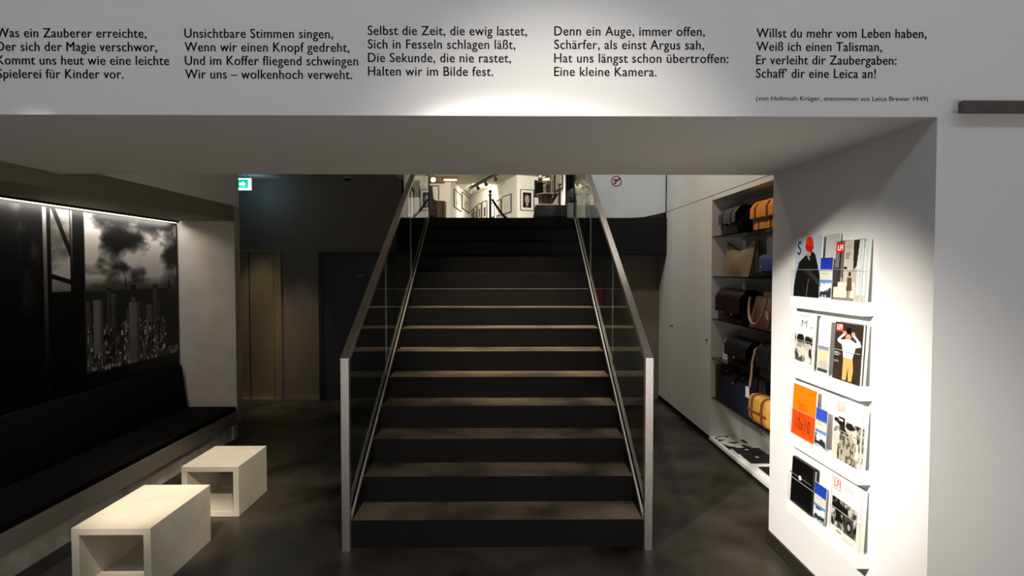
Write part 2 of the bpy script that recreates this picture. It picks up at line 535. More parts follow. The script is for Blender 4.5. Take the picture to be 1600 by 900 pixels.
wall_line('wall_gallery_g', (2.9, 7.2), (2.9, 19.9), 'gallery_white', away=(30, 9))
wall_line('wall_gallery_h', (-3.6, 10.6), (-1.48, 10.6), 'gallery_white', away=(-3, 0))
# short partition that carries two pictures
PA = Vector((1.20, 15.5)); PB = Vector((1.465, 14.2))
wall_line('wall_partition', PA, PB, 'gallery_white', away=(30, 15))
struct('ceiling_gallery', box(BM(), -7, 5, YB + 0.001, 27, 4.75, 4.9), 'gallery_ceiling')
struct('trim_pillar', box(BM(), 0.872, 0.995, 8.35, 8.5, ZU, 4.75), 'pillar')
struct('trim_beam', prism(BM(), [(-3.5, 19.0), (-2.05, 19.25), (-2.05, 19.45), (-3.5, 19.4)], 'z', 4.58, 4.75), 'wood')

# ------------------------------------------------------------------ doors
b = BM(); box(b, -3.42, -2.87, YW - 0.03, YW - 0.001, 0.0, 1.926)
d1 = struct('door_1', prism(BM(), [(-3.45, 0), (-3.40, 0), (-3.40, 1.90), (-2.90, 1.90), (-2.90, 0), (-2.866, 0), (-2.866, 1.926), (-3.45, 1.926)], 'y', YW - 0.04, YW - 0.0015), 'lift')
b.free()
obj('door_panel', box(BM(), -3.40, -3.285, YW - 0.016, YW - 0.002, 0.02, 1.90), 'lift', d1)
obj('door_panel', box(BM(), -3.27, -2.97, YW - 0.016, YW - 0.002, 0.02, 1.90), 'lift', d1)
obj('door_panel', box(BM(), -2.962, -2.90, YW - 0.022, YW - 0.002, 0.02, 1.90), 'lift', d1)
obj('door_gap', box(BM(), -3.285, -3.27, YW - 0.008, YW - 0.002, 0.02, 1.90), 'black', d1)
obj('sill', box(BM(), -3.40, -2.90, YW - 0.06, YW - 0.002, 0.0, 0.018), 'steel', d1)
b = BM(); tube(b, [(-3.05, YW - 0.02, 1.84), (-3.05, YW - 0.014, 1.84)], 0.012)
obj('peephole', b, 'black', d1)
d2 = struct('door_2', prism(BM(), [(-2.394, 0), (-2.34, 0), (-2.34, 1.86), (-1.476, 1.86), (-1.476, 0), (-1.422, 0), (-1.422, 1.902), (-2.394, 1.902)], 'y', YW - 0.03, YW - 0.0015), 'black')
obj('door_panel', box(BM(), -2.34, -1.476, YW - 0.012, YW - 0.002, 0.01, 1.86), 'door', d2)
obj('plaque', box(BM(), -1.94, -1.80, YW - 0.016, YW - 0.011, 1.59, 1.615), 'grey_plastic', d2)

# ------------------------------------------------------------------ staircase
st = thing('staircase', 'wide straight staircase of dark concrete rising to the bright gallery', 'stairs', (0, D0, 0))
XL, XR = -0.928, 0.8265
for k in range(14):
    z0, z1 = k * RISE, (k + 1) * RISE
    y0 = k * GO
    y1 = y0 + GO if k < 13 else y0 + 0.010
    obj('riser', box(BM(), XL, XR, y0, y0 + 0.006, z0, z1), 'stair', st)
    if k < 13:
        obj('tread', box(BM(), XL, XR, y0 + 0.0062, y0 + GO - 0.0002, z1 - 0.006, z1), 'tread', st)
for x0, x1 in ((XL - 0.055, XL - 0.0005), (XR + 0.0005, XR + 0.055)):
    pr = [(0, 0), (0.02, 0), (YT - D0, 1.86), (YT - D0, ZU - 0.003), (YT - D0 - 0.02, ZU - 0.003), (0.0, RISE)]
    pr = [(0.0, 0.0), (13 * GO, 0.0), (13 * GO, 1.86), (13 * GO, ZU - 0.01), (0.0, RISE - 0.01)]
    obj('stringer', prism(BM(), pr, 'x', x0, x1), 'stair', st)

# ------------------------------------------------------------------ glass balustrades
def balustrade(xg, label, inner):
    t = thing('glass_balustrade', label, 'balustrade', (xg, D0, 0))
    k = RISE / GO
    zt, th = 1.141, 0.028
    yend = 3.70
    hw = 0.024
    # flat post and handrail meet in a mitre
    obj('newel_post', prism(BM(), [(-0.045, 0.0), (0.0, 0.0), (0.0, zt - 0.005), (-0.045, zt - 0.018)], 'x', -hw, hw, 0.002, 1), 'steel', t)
    pts = [(-0.045, zt - 0.018), (0.0, zt - 0.005), (yend, zt - 0.005 + yend * k), (yend, zt + 0.03 + yend * k), (-0.045, zt + 0.012)]
    obj('handrail', prism(BM(), pts, 'x', -hw, hw, 0.002, 1), 'steel', t)
    ys = [0.005, 1.14, 2.35, 3.555, yend]
    for a, c in zip(ys, ys[1:]):
        a2, c2 = a + 0.004, c - 0.004
        f = lambda y: RISE + y * k - 0.004
        g = lambda y: zt - 0.006 + y * k
        obj('glass_panel', prism(BM(), [(a2, f(a2)), (c2, f(c2)), (c2, g(c2)), (a2, g(a2))], 'x', -0.006, 0.006), 'glass', t)
        if c < yend:
            obj('panel_seam', prism(BM(), [(c - 0.0014, f(c)), (c + 0.0014, f(c)), (c + 0.0014, g(c)), (c - 0.0014, g(c))], 'x', -0.006, 0.006), 'acrylic_edge', t)
    for s in (-1, 1):
        f = lambda y: RISE + y * k
        obj('glazing_rail', prism(BM(), [(0.0, f(0) - 0.004), (3.60, f(3.60) - 0.004), (3.60, f(3.60) + 0.020), (0.0, f(0) + 0.020)], 'x', s * 0.018 - 0.005, s * 0.018 + 0.005), 'satin', t)
    obj('end_post', prism(BM(), [(yend - 0.002, ZU), (yend + 0.03, ZU), (yend + 0.03, zt + 0.02 + yend * k), (yend - 0.002, zt - 0.01 + yend * k)], 'x', -0.012, 0.012), 'black', t)
    return t
balustrade(-0.952, 'glass balustrade with flat steel handrail on the lift side of the stairs', 1)
balustrade(0.8505, 'glass balustrade with flat steel handrail on the bag shelf side of the stairs', -1)

# ------------------------------------------------------------------ bench in the alcove
bn = thing('bench', 'long built-in bench with black cushions on a pale concrete base', 'bench', (0, 0, 0))
obj('base', box(BM(), -3.19, XB - 0.05, YF + 0.27, YE - 0.002, 0.0, 0.165), 'base', bn)
obj('slab', box(BM(), -3.195, XB, YF + 0.27, YE - 0.002, 0.165, 0.292, 0.003), 'slabstone', bn)
obj('seat_cushion', box(BM(), -3.12, XB - 0.004, YF + 0.28, YE - 0.004, 0.2925, 0.335, 0.010), 'fabric', bn, True)
obj('back_cushion', prism(BM(), [(-3.180, 0.34), (-3.095, 0.34), (-3.145, 0.745), (-3.155, 0.755), (-3.180, 0.755)], 'y', YF + 0.28, 5.60, 0.008), 'fabric', bn, True)

# LED strip tucked into the back of the alcove ceiling
tl = thing('light_strip', 'glowing thin light strip above the city photograph', 'light')
obj('diffuser', box(BM(), -3.195, -3.165, YF + 0.3, YE - 0.03, 2.128, 2.144), 'led', tl)
obj('channel', box(BM(), -3.1645, -3.155, YF + 0.3, YE - 0.03, 2.126, 2.144), 'black', tl)
lamp('light_strip_lamp', 'AREA', (-3.14, 4.1, 2.115), (-3.16, 4.1, 0), 12, NEUT, size=0.03, size_y=2.9).rotation_euler = (0, math.radians(18), 0)

# ------------------------------------------------------------------ the large city photograph
def city():
    y0, y1, z0, z1 = 3.0, 5.62, 0.50, 2.118
    W, H = 560, 340
    yy = np.linspace(y0, y1, W)[None, :].repeat(H, 0)
    zz = np.linspace(z1, z0, H)[:, None].repeat(W, 1)
    g = np.zeros((H, W))
    # stormy sky: streaked bright banks round a dark centre
    n = smooth_noise(H, W, 64, 6, 15, 1.5)
    n2 = smooth_noise(H, W, 22, 5, 9, 2.0)
    c = 0.55 * n + 0.45 * n2
    c = c + 0.16 * np.exp(-((yy - 5.0 - (zz - 1.75) * 1.1) / .30) ** 2 - ((zz - 1.74) / .13) ** 2)
    c = c + 0.18 * np.exp(-((yy - 4.45) / .12) ** 2 - ((zz - 1.86) / .20) ** 2)
    c = c - 0.20 * np.exp(-((yy - 4.78) / .20) ** 2 - ((zz - 1.96) / .13) ** 2)
    c = np.clip((c - 0.43) * 4.6, 0, 1)
    sky = 0.05 + 0.85 * c ** 1.2
    fade = np.clip((zz - 1.52) / 0.10, 0, 1)
    hz = 0.22 + 0.16 * smooth_noise(H, W, 12, 3, 3, 8)
    sky = sky * fade + hz * (1 - fade)
    sk = zz > 1.51
    g[sk] = sky[sk]
    # city
    r = np.random.default_rng(21)
    ct = (zz <= 1.51)
    g[ct] = 0.045
    def tower(a, bb, top, base, v, lit=0.35, rows=0.022, win=0.02, peak=0):
        m = (yy >= a) & (yy < bb) & (zz < top) & (zz > base)
        if peak:
            m |= (np.abs(yy - (a + bb) / 2) < (bb - a) / 2 * np.clip((top + peak - zz) / peak, 0, 1) * .6) & (zz >= top) & (zz < top + peak)
        g[m] = v
        wn = m & (((yy - a) % win) < win * .45) & (((top - zz) % rows) < rows * .6)
        g[wn] = v * (1 - lit) + lit * (0.32 if r.random() < .5 else 0.01)
        m2 = m & (yy > bb - (bb - a) * .28)
        g[m2] *= 0.55
    for layer in range(5):
        for k in range(34):
            a = 3.0 + r.random() * 2.62
            wdt = 0.03 + r.random() * (0.035 + 0.012 * layer)
            top = 1.50 - layer * 0.12 - r.random() * 0.13 + (0.05 if r.random() < .15 else 0)
            tower(a, a + wdt, top, 0.87, 0.03 + r.random() ** 1.5 * (0.06 + 0.05 * layer), 0.3 + .4 * r.random(), 0.012 + .014 * r.random(), 0.010 + 0.012 * r.random(), peak=0.03 if r.random() < .2 else 0)
    for k in range(600):
        a = 4.3 + r.random() * 1.3; zt = 0.9 + r.random() ** 1.4 * 0.36; wd = 0.007 + r.random() * 0.016
        m = (yy > a) & (yy < a + wd) & (zz < zt) & (zz > zt - 0.01 - r.random() * 0.035)
        g[m] = 0.02 + r.random() ** 2.2 * 0.55
    g[ct] *= 0.75 + 0.5 * smooth_noise(H, W, 40, 3, 77)[ct]
    tower(4.47, 4.575, 1.44, 1.02, 0.25, 0.12)
    tower(4.89, 5.03, 1.40, 0.88, 0.21, 0.75, 0.5, 0.022)
    tower(4.93, 4.99, 1.44, 1.39, 0.16, 0.4)
    tower(5.23, 5.29, 1.545, 1.2, 0.10, .4)
    tower(4.62, 4.67, 1.53, 1.2, 0.12, .4)
    tower(5.42, 5.6, 1.48, 0.95, 0.03, .3)
    tower(5.45, 5.50, 1.54, 1.4, 0.05, .2, peak=0.11)
    g[(np.abs(yy - 4.855) < .006) & (zz > 1.4) & (zz < 1.62)] = 0.05
    g[(zz < 0.88)] = 0.006
    # dark interior with window posts in the foreground of the picture
    room = yy < 4.385
    smoke = np.clip((smooth_noise(H, W, 34, 5, 31, .6) - .52) * 2.2, 0, 1) * np.clip((zz - .8) / 1.2, 0, 1)
    smoke *= np.exp(-((yy - 3.86) / .12) ** 2)
    pane = (yy > 4.07) & (yy < 4.245) & (zz > 1.28 - (yy - 4.07) * -0.5)
    ing = g.copy()
    g[room] = 0.006 + 0.5 * smoke[room]
    g[pane] = np.clip(ing[pane] * .5 + np.where(zz[pane] > 1.52, 0.36, 0.02), 0, 1)
    g[(yy > 4.07) & (yy < 4.25) & (np.abs(zz - 1.63 + (yy - 4.07) * .25) < .018)] = 0.005
    g[pane & (np.abs((zz - 2.10) + (yy - 4.10) * 2.0) < .045)] = 0.02
    g[(yy > 4.00) & (yy < 4.033) & (zz > .62)] = (0.10 + 0.55 * np.clip((zz - 1.0) / 1.1, 0, 1))[(yy > 4.00) & (yy < 4.033) & (zz > .62)]
    g[(yy > 4.252) & (yy < 4.272) & (zz > 1.1)] = (0.02 + 0.5 * np.clip((zz - 1.55) / .55, 0, 1))[(yy > 4.252) & (yy < 4.272) & (zz > 1.1)]
    g[(yy > 4.385) & (yy < 4.393) & (zz > .88)] = 0.30
    g[:, -4:] = 0.004
    g[:2] = 0.004
    g = np.where((zz < 1.51) & (yy > 4.40), np.clip(g, 0, 1) ** 0.70 * 1.4, g)
    g = np.clip(g - 0.02, 0, 1)
    return np.stack([g * 1.0, g * 0.97, g * 0.95], -1), (y0, y1, z0, z1)
arr, (py0, py1, pz0, pz1) = city()
pc = thing('wall_photograph', 'large black and white city skyline photograph on the wall behind the bench', 'picture')
obj('backing_board', box(BM(), -3.1995, -3.184, YF + 0.3, 5.622, 0.50, 2.12), 'black', pc)
# seen from the room the picture runs from near (its left) to far (its right), facing +x
grid_print('print', arr, frame_matrix((-3.1838, py0, pz0), (0, 1, 0), (0, 0, 1)), py1 - py0, pz1 - pz0, 'print', pc)

# ------------------------------------------------------------------ stools
def stool(loc, w, l, h, label, t=0.038):
    o = thing('concrete_stool', label, 'stool', loc)
    b = BM()
    prism(b, [(-w/2, 0), (w/2, 0), (w/2, h), (-w/2, h)], 'y', 0, l)
    b.free()
    b = BM()
    out = [(-w/2, 0), (w/2, 0), (w/2, h), (-w/2, h)]
    inn = [(-w/2 + t, t), (w/2 - t, t), (w/2 - t, h - t), (-w/2 + t, h - t)]
    V = {}
    for y in (0, l):
        for k, L in (('o', out), ('i', inn)):
            V[k, y] = [b.verts.new((p[0], y, p[1])) for p in L]
    for i in range(4):
        j = (i + 1) % 4
        b.faces.new((V['o', 0][i], V['o', 0][j], V['o', l][j], V['o', l][i]))
        b.faces.new((V['i', 0][j], V['i', 0][i], V['i', l][i], V['i', l][j]))
        b.faces.new((V['o', 0][j], V['o', 0][i], V['i', 0][i], V['i', 0][j]))
        b.faces.new((V['o', l][i], V['o', l][j], V['i', l][j], V['i', l][i]))
    bmesh.ops.recalc_face_normals(b, faces=b.faces)
    bmesh.ops.bevel(b, geom=list(b.edges), offset=0.003, segments=2, affect='EDGES', profile=0.5)
    obj('shell', b, 'concrete', o)
    return o
stool((-2.028, 2.935, 0), 0.405, 0.60, 0.35, 'longer hollow concrete block stool nearest the camera beside the bench')
stool((-2.003, 3.875, 0), 0.385, 0.46, 0.345, 'shorter hollow concrete block stool standing behind the longer one')

# ------------------------------------------------------------------ exit sign, smoke detector
ex = thing('exit_sign', 'glowing green and white exit sign hanging from the lobby ceiling', 'sign', (-3.17, 6.9, 2.61))
obj('housing', box(BM(), -0.155, 0.155, 0.0, 0.035, 0.0, 0.152, 0.004), 'white', ex)
obj('face', box(BM(), -0.150, 0.150, -0.004, 0.0, 0.012, 0.147), 'exit_white', ex)
obj('lower_edge', box(BM(), -0.150, 0.150, -0.006, -0.0042, 0.014, 0.020), 'grey_plastic', ex)
obj('green_field', box(BM(), -0.055, 0.115, -0.0055, -0.0042, 0.030, 0.137), 'exit_green', ex)
b = BM()
prism(b, [(0.012, 0.072), (0.05, 0.072), (0.05, 0.055), (0.088, 0.083), (0.05, 0.111), (0.05, 0.094), (0.012, 0.094)], 'y', -0.0075, -0.0057)
obj('arrow', b, 'exit_white', ex)
b = BM()
prism(b, [(-0.135, 0.03), (-0.12, 0.03), (-0.105, 0.06), (-0.09, 0.04), (-0.075, 0.03), (-0.07, 0.04), (-0.085, 0.055), (-0.09, 0.075), (-0.075, 0.085), (-0.08, 0.093), (-0.1, 0.09), (-0.12, 0.08), (-0.118, 0.06)], 'y', -0.0075, -0.0045)
ball(b, (-0.088, -0.006, 0.108), 0.010, sy=0.15)
obj('running_figure', b, 'exit_green', ex)
for q in (-0.1, 0.1):
    b = BM(); tube(b, [(q, 0.018, 0.152), (q, 0.018, 0.21)], 0.006)
    obj('hanger', b, 'steel', ex)
lamp('exit_sign_lamp', 'AREA', (-3.12, 6.86, 2.68), (-3.12, 5, 2.66), 0.8, (0.45, 0.85, 1.0), size=0.25, size_y=0.12)
lamp('exit_halo_fill', 'AREA', (-3.05, 6.95, 2.68), (-3.05, 7.4, 2.66), 0.65, (0.40, 0.72, 1.0), size=0.25, size_y=0.12)  # lamp added to throw the sign's glare halo onto the wall
sd = thing('smoke_detector', 'small dark smoke detector on the lobby ceiling', 'smoke detector', (-1.96, 7.18, 2.82))
obj('base', lathe(BM(), [(0, -0.018), (0.055, -0.018), (0.06, 0.0), (0, 0.0)]), 'light_grey', sd, True)
obj('sensor', lathe(BM(), [(0, -0.048), (0.028, -0.046), (0.038, -0.036), (0.038, -0.0185), (0, -0.0185)]), 'black', sd, True)

# ------------------------------------------------------------------ verses on the beam
U, Vv = (1, 0, 0), (0, 0, 1)
verses = [
 ('opening verse of black wall lettering, its first letters cut by the picture edge', -1.858, 2.522, 0.624, 2,
  ['Was ein Zauberer erreichte,', 'Der sich der Magie verschwor,', 'Kommt uns heut wie eine leichte', 'Spielerei f\u00fcr Kinder vor.'], (-1.852, 2.427, 2.5)),
 ('black wall lettering verse that begins Unsichtbare Stimmen', -1.176, 2.523, 0.632, 2,
  ['Unsichtbare Stimmen singen,', 'Wenn wir einen Knopf gedreht,', 'Und im Koffer fliegend schwingen', 'Wir uns \u2013 wolkenhoch verweht.'], None),
 ('black wall lettering verse that begins Selbst die Zeit', -0.507, 2.536, 0.584, 0,
  ['Selbst die Zeit, die ewig lastet,', 'Sich in Fesseln schlagen l\u00e4\u00dft,', 'Die Sekunde, die nie rastet,', 'Halten wir im Bilde fest.'], None),
 ('black wall lettering verse that begins Denn ein Auge', 0.178, 2.537, 0.644, 2,
  ['Denn ein Auge, immer offen,', 'Sch\u00e4rfer, als einst Argus sah,', 'Hat uns l\u00e4ngst schon \u00fcbertroffen:', 'Eine kleine Kamera.'], None),
 ('black wall lettering verse that begins Willst du mehr', 0.926, 2.533, 0.632, 0,
  ['Willst du mehr vom Leben haben,', 'Wei\u00df ich einen Talisman,', 'Er verleiht dir Zaubergaben:', 'Schaff\u2019 dir eine Leica an!'], None),
]
LINE = 0.0492
for label, x, z, width, ref, lines, _ in verses:
    # one scale for the whole verse, taken from its reference line
    probe = text_bm(lines[ref], 1.0, Matrix.Identity(4), spacing=1.06)
    k = width / (max(v.co.x for v in probe.verts) - min(v.co.x for v in probe.verts))
    probe.free()
    full = BM()
    for i, ln in enumerate(lines):
        t = text_bm(ln, 1.0, Matrix.Identity(4), bold=0.0, extrude=0.01, spacing=1.06)
        t2 = t.copy()
        for v in t2.verts:
            v.co.x += 0.026
        m2 = bpy.data.meshes.new('t'); t2.to_mesh(m2); t2.free(); t.from_mesh(m2); bpy.data.meshes.remove(m2)
        x0 = min(v.co.x for v in t.verts)
        sy = 0.0485
        t.transform(frame_matrix((x, YF - 0.0008, z - i * LINE), U, Vv) @ Matrix.Diagonal((k, sy, 0.05, 1)) @ Matrix.Translation((-x0, 0, 0)))
        me = bpy.data.meshes.new('t'); t.to_mesh(me); t.free(); full.from_mesh(me); bpy.data.meshes.remove(me)
    tag(obj('wall_lettering', full, 'ink'), label, 'lettering')
cr = text_bm('(von Hellmuth Kr\u00fcger, entnommen aus Leica Brevier 1949)', 0.0235, Matrix.Identity(4), width=0.642, extrude=0.0004)
cr.transform(frame_matrix((0.928, YF - 0.0008, 2.302), U, Vv))
tag(obj('wall_lettering', cr, 'ink'), 'small black credit line in brackets under the last verse', 'lettering')
br = thing('wall_rail', 'brown metal rail mounted on the white wall beside the pier corner', 'rail', (1.66, YF, 2.268))
obj('bar', box(BM(), 0.0, 1.3, -0.055, -0.03, -0.021, 0.021, 0.002), 'brown_metal', br)
for q in (0.08, 1.2):
    obj('bracket', box(BM(), q, q + 0.03, -0.0298, -0.0005, -0.012, 0.012), 'brown_metal', br)

# ------------------------------------------------------------------ cupboards and bag niche
NY0, NY1, NZ0, NZ1, NX = 3.60, 5.515, 0.058, 2.338, 2.276
cb = thing('wall_cupboard', 'tall white flush cupboard between the bag niche and the rear wall', 'cupboard', (0, 0, 0))
obj('carcass', box(BM(), XC + 0.022, XC + 0.45, NY1 + 0.02, YW - 0.002, 0.06, 2.384), 'warm_wall', cb)
obj('plinth', box(BM(), XC + 0.03, XC + 0.45, NY1 + 0.02, YW - 0.004, 0.0, 0.058), 'black', cb)
for a, c, kn in ((6.815, 7.398, 6.85), (NY1 + 0.022, 6.811, 6.775)):
    dr = obj('door', box(BM(), XC, XC + 0.020, a, c, 0.06, 2.380, 0.0015, 1), 'warm_wall', cb)
    kb = BM(); tube(kb, [(XC - 0.012, kn, 1.012), (XC - 0.0005, kn, 1.012)], 0.008)
    obj('knob', kb, 'black', dr)
kb = BM(); tube(kb, [(XC - 0.012, 5.62, 0.985), (XC - 0.0005, 5.62, 0.985)], 0.008)
obj('lock', kb, 'black', cb)
nc = thing('display_niche', 'white built-in niche with glass shelves of bags', 'display shelf', (0, 0, 0))
obj('back_panel', box(BM(), NX, NX + 0.02, NY0, NY1, 0.0, 2.38), 'warm_wall', nc)
obj('side_panel', box(BM(), XC, NX - 0.0005, NY1, NY1 + 0.018, 0.0, 2.38), 'warm_wall', nc)
obj('side_panel', box(BM(), XC, NX - 0.0005, YB + 0.015, NY0, 0.0, 2.38), 'warm_wall', nc)
obj('top_panel', box(BM(), XC, NX - 0.0005, NY0 + 0.0005, NY1 - 0.0005, NZ1, 2.38), 'warm_wall', nc)
obj('bottom_panel', box(BM(), XC, NX - 0.0005, NY0 + 0.0005, NY1 - 0.0005, 0.030, NZ0), 'white', nc)
obj('plinth', box(BM(), XC + 0.02, NX - 0.0005, NY0, NY1 - 0.0005, 0.0, 0.0295), 'black', nc)
SH = [1.993, 1.614, 1.209, 0.832, 0.449]
for z in SH:
    obj('shelf', box(BM(), XC + 0.01, NX - 0.001, NY0 + 0.002, NY1 - 0.002, z - 0.010, z), 'shelf_glass', nc)
struct('baseboard_cupboards', box(BM(), XC - 0.006, XC - 0.0005, NY1 - 2.0, YW - 0.002, 0.0, 0.032), 'black')

# ------------------------------------------------------------------ bags (local: x along the shelf towards the camera, -y to the room)
def leather(name, col, rough=0.42, noise=0.15):
    return mat(name, col, rough, noise=noise, scale=25, bump=0.06)
L = {
 'black': leather('black leather', (0.010, 0.009, 0.009)),
 'charcoal': leather('charcoal waxed canvas', (0.055, 0.050, 0.045), 0.6),
 'orange': leather('orange leather', (0.62, 0.20, 0.018), 0.45),
 'orange_strap': leather('dark orange strap leather', (0.16, 0.035, 0.008), 0.45),
 'taupe': leather('olive taupe leather', (0.20, 0.145, 0.075), 0.5),
 'taupe_dark': leather('dark taupe leather', (0.075, 0.05, 0.028), 0.5),
 'blue': leather('blue leather', (0.045, 0.06, 0.17), 0.45),
 'oxblood': leather('dark oxblood leather', (0.017, 0.0055, 0.005), 0.38),
 'brown': leather('brown leather', (0.13, 0.062, 0.036), 0.4),
 'tan': leather('tan handle leather', (0.33, 0.20, 0.13), 0.45),
 'lining': leather('pale suede lining', (0.52, 0.36, 0.22), 0.8),
 'navy': leather('navy canvas', (0.010, 0.012, 0.030), 0.5),
 'dkbrown': leather('dark brown leather', (0.030, 0.012, 0.008), 0.42),
 'mustard': leather('mustard yellow canvas', (0.50, 0.27, 0.050), 0.6),
 'cognac': leather('cognac strap leather', (0.20, 0.055, 0.012), 0.42),
}
FR = -PI / 2      # local -y faces the room (-x)

def bag(name, label, cat, yfar, w, z, xfront=2.02, rot=0.0):
    # origin at the far front bottom corner; local +x runs towards the camera
    return thing(name, label, cat, (xfront, yfar, z + 0.001), FR + rot, 'bags on the niche shelves')

def satchel(label, yfar, w, d, h, z, body, strap, metal='chrome', flap_drop=0.60, straps=2, bulge=0.02, xfront=2.02, rot=0, flapcol=None, buckle_w=0.03, taper=0.0):
    t = bag('satchel', label, 'bag', yfar, w, z, xfront, rot)
    # body: side profile rounded at the top
    prof = [(0, 0), (d, 0), (d, h * .86), (d * .86, h * .96), (d * .45, h * .99), (d * .16, h * .94), (0.0, h * .80)]
    obj('body', prism(BM(), prof, 'x', 0.006, w - 0.006, 0.006), body, t, True)
    # flap: a shell that wraps over the top and down the front
    e = 0.007
    out = [(-e - bulge, h * (1 - flap_drop)), (-e - bulge, h * .74), (-e * .6, h * .88), (d * .14, h * .985), (d * .45, h * 1.03), (d * .9, h * 1.0), (d + e * .6, h * .86)]
    inn = [(d + 0.001, h * .858), (d * .875, h * .975), (d * .45, h * 1.003), (d * .17, h * .962), (0.002 - e * .0, h * .83), (-0.003 - bulge, h * .73), (-0.003 - bulge, h * (1 - flap_drop))]
    obj('flap', prism(BM(), out + inn, 'x', -0.004, w + 0.004, 0.003, 1), flapcol or body, t, True)
    for i in range(straps):
        sx = w * (0.24 + 0.52 * i) if straps == 2 else w * .5
        p = [(-e - bulge - 0.005, h * .18), (-e - bulge - 0.005, h * .74), (-e * .6 - 0.005, h * .90), (-e * .6 - 0.001, h * .90), (-e - bulge - 0.0005, h * .74), (-e - bulge - 0.0005, h * .18)]
        s = obj('strap', prism(BM(), p, 'x', sx - 0.012, sx + 0.012), strap, t)
        b = BM()
        box(b, sx - buckle_w / 2, sx + buckle_w / 2, -e - bulge - 0.010, -e - bulge - 0.0055, h * .30, h * .30 + 0.02, 0.002)
        obj('buckle', b, metal, s)
    return t

def tote(label, yfar, w, d, h, z, body, trim, xfront=2.02, rot=0, dip=0.25, horns=True, snap=True):
    t = bag('tote_bag', label, 'bag', yfar, w, z, xfront, rot)
    # trapeze body whose mouth dips between two raised corners
    n = 24
    b = BM()
    rows = []
    for f, s in ((0, 0), (0.5, 0), (1, 0)):
        pass
    def top(u):
        return h * (1 - dip * max(0.0, 1 - abs(u - 0.46) / 0.46) ** 0.85)
    front = []; back = []
    NV = 8
    for i in range(n + 1):
        u = i / n
        cf = []; cbk = []
        for j in range(NV + 1):
            v = j / NV
            xw = w * (0.04 + 0.92 * u) * 1.0 + (u - .5) * w * 0.08 * v
            bulge = 0.030 * math.sin(PI * v) * math.sin(PI * u) + 0.004 * math.sin(9 * u + 5 * v)
            dd = d * (1 - 0.70 * v) / 2
            z_ = top(u) * v
            cf.append(b.verts.new((xw, d / 2 - dd - bulge, z_)))
            cbk.append(b.verts.new((xw, d / 2 + dd + bulge * .3, z_)))
        front.append(cf); back.append(cbk)
    for i in range(n):
        for j in range(NV):
            b.faces.new((front[i][j], front[i + 1][j], front[i + 1][j + 1], front[i][j + 1]))
            b.faces.new((back[i + 1][j], back[i][j], back[i][j + 1], back[i + 1][j + 1]))
        b.faces.new((front[i][NV], front[i + 1][NV], back[i + 1][NV], back[i][NV]))
        b.faces.new((front[i + 1][0], front[i][0], back[i][0], back[i + 1][0]))
    for i in (0, n):
        for j in range(NV):
            b.faces.new((front[i][j], front[i][j + 1], back[i][j + 1], back[i][j]))
    bmesh.ops.recalc_face_normals(b, faces=b.faces)
    obj('body', b, body, t, True)
    b = BM()
    tube(b, [(w * (0.04 + 0.92 * i / n) + (i / n - .5) * w * .08, d / 2, top(i / n) + 0.004) for i in range(n + 1)], 0.006, 8)
    obj('rim', b, trim, t, True)
    if horns:
        for u in (0.0, 1.0):
            x = w * (0.04 + 0.92 * u) + (u - .5) * w * .08
            b = BM(); tube(b, [(x - (u - .5) * .02, d / 2, h * .12), (x + (u - .5) * .004, d / 2 - .004, h * .6), (x, d / 2, h + .012)], [0.014, 0.013, 0.016], 10, flat=1.2)
            obj('side_strap', b, trim, t, True)
    if snap:
        b = BM(); prism(b, [(w * .42, h * .70), (w * .58, h * .74), (w * .53, h * .58), (w * .48, h * .55)], 'y', d * .26, d * .275)
        f = obj('tab', b, trim, t)
        b = BM(); ball(b, (w * .50, d * .255, h * .62), 0.010, sy=.5, seg=12)
        obj('snap', b, 'chrome', f, True)
    return t

def holdall(label, yfar, w, d, h, z, body, strap, xfront=2.02, rot=0, straps=2, belt=True, buckles='chrome'):
    t = bag('holdall', label, 'bag', yfar, w, z, xfront, rot)
    n = 20
    prof = []
    for i in range(n):
        a = 2 * PI * i / n
        ca, sa = math.cos(a), math.sin(a)
        prof.append((d / 2 + d / 2 * math.copysign(abs(ca) ** .55, ca), h / 2 + h / 2 * math.copysign(abs(sa) ** .55, sa)))
    obj('body', prism(BM(), prof, 'x', 0, w, 0.035, 4), body, t, True)
    for i in range(straps):
        x = w * (0.25 + 0.5 * i) if straps > 1 else w * .5
        q = [((p[0] - d / 2) * 1.07 + d / 2, (p[1] - h / 2) * 1.035 + h / 2 + 0.0) for p in prof]
        q2 = [((p[0] - d / 2) * 1.02 + d / 2, (p[1] - h / 2) * 1.01 + h / 2) for p in prof]
        b = BM()
        A = [[b.verts.new((xx, p[0], max(p[1], 0.002))) for p in q] for xx in (x - .018, x + .018)]
        B = [[b.verts.new((xx, p[0], max(p[1], 0.004))) for p in q2] for xx in (x - .018, x + .018)]
        for j in range(n):
            k = (j + 1) % n
            b.faces.new((A[0][j], A[0][k], A[1][k], A[1][j]))
            b.faces.new((A[0][k], A[0][j], B[0][j], B[0][k]))
            b.faces.new((A[1][j], A[1][k], B[1][k], B[1][j]))
        bmesh.ops.recalc_face_normals(b, faces=b.faces)
        s = obj('strap', b, strap, t, True)
        obj('buckle', box(BM(), x - .02, x + .02, -d * .045 - .006, -d * .04, h * .42, h * .42 + .03, .002), strap, s)
    if belt:
        obj('belt', box(BM(), 0.02, w - .02, -0.006, 0.004, h * .40, h * .40 + .016), strap, t)
    return t

# top shelf
satchel('black satchel with charcoal canvas flap and two straps, top shelf', 5.40, 0.385, 0.135, 0.243, SH[0], L['black'], L['black'], flapcol=L['charcoal'])
satchel('bright orange leather satchel with dark straps, top shelf', 4.70, 0.40, 0.14, 0.235, SH[0], L['orange'], L['orange_strap'], 'gunmetal')
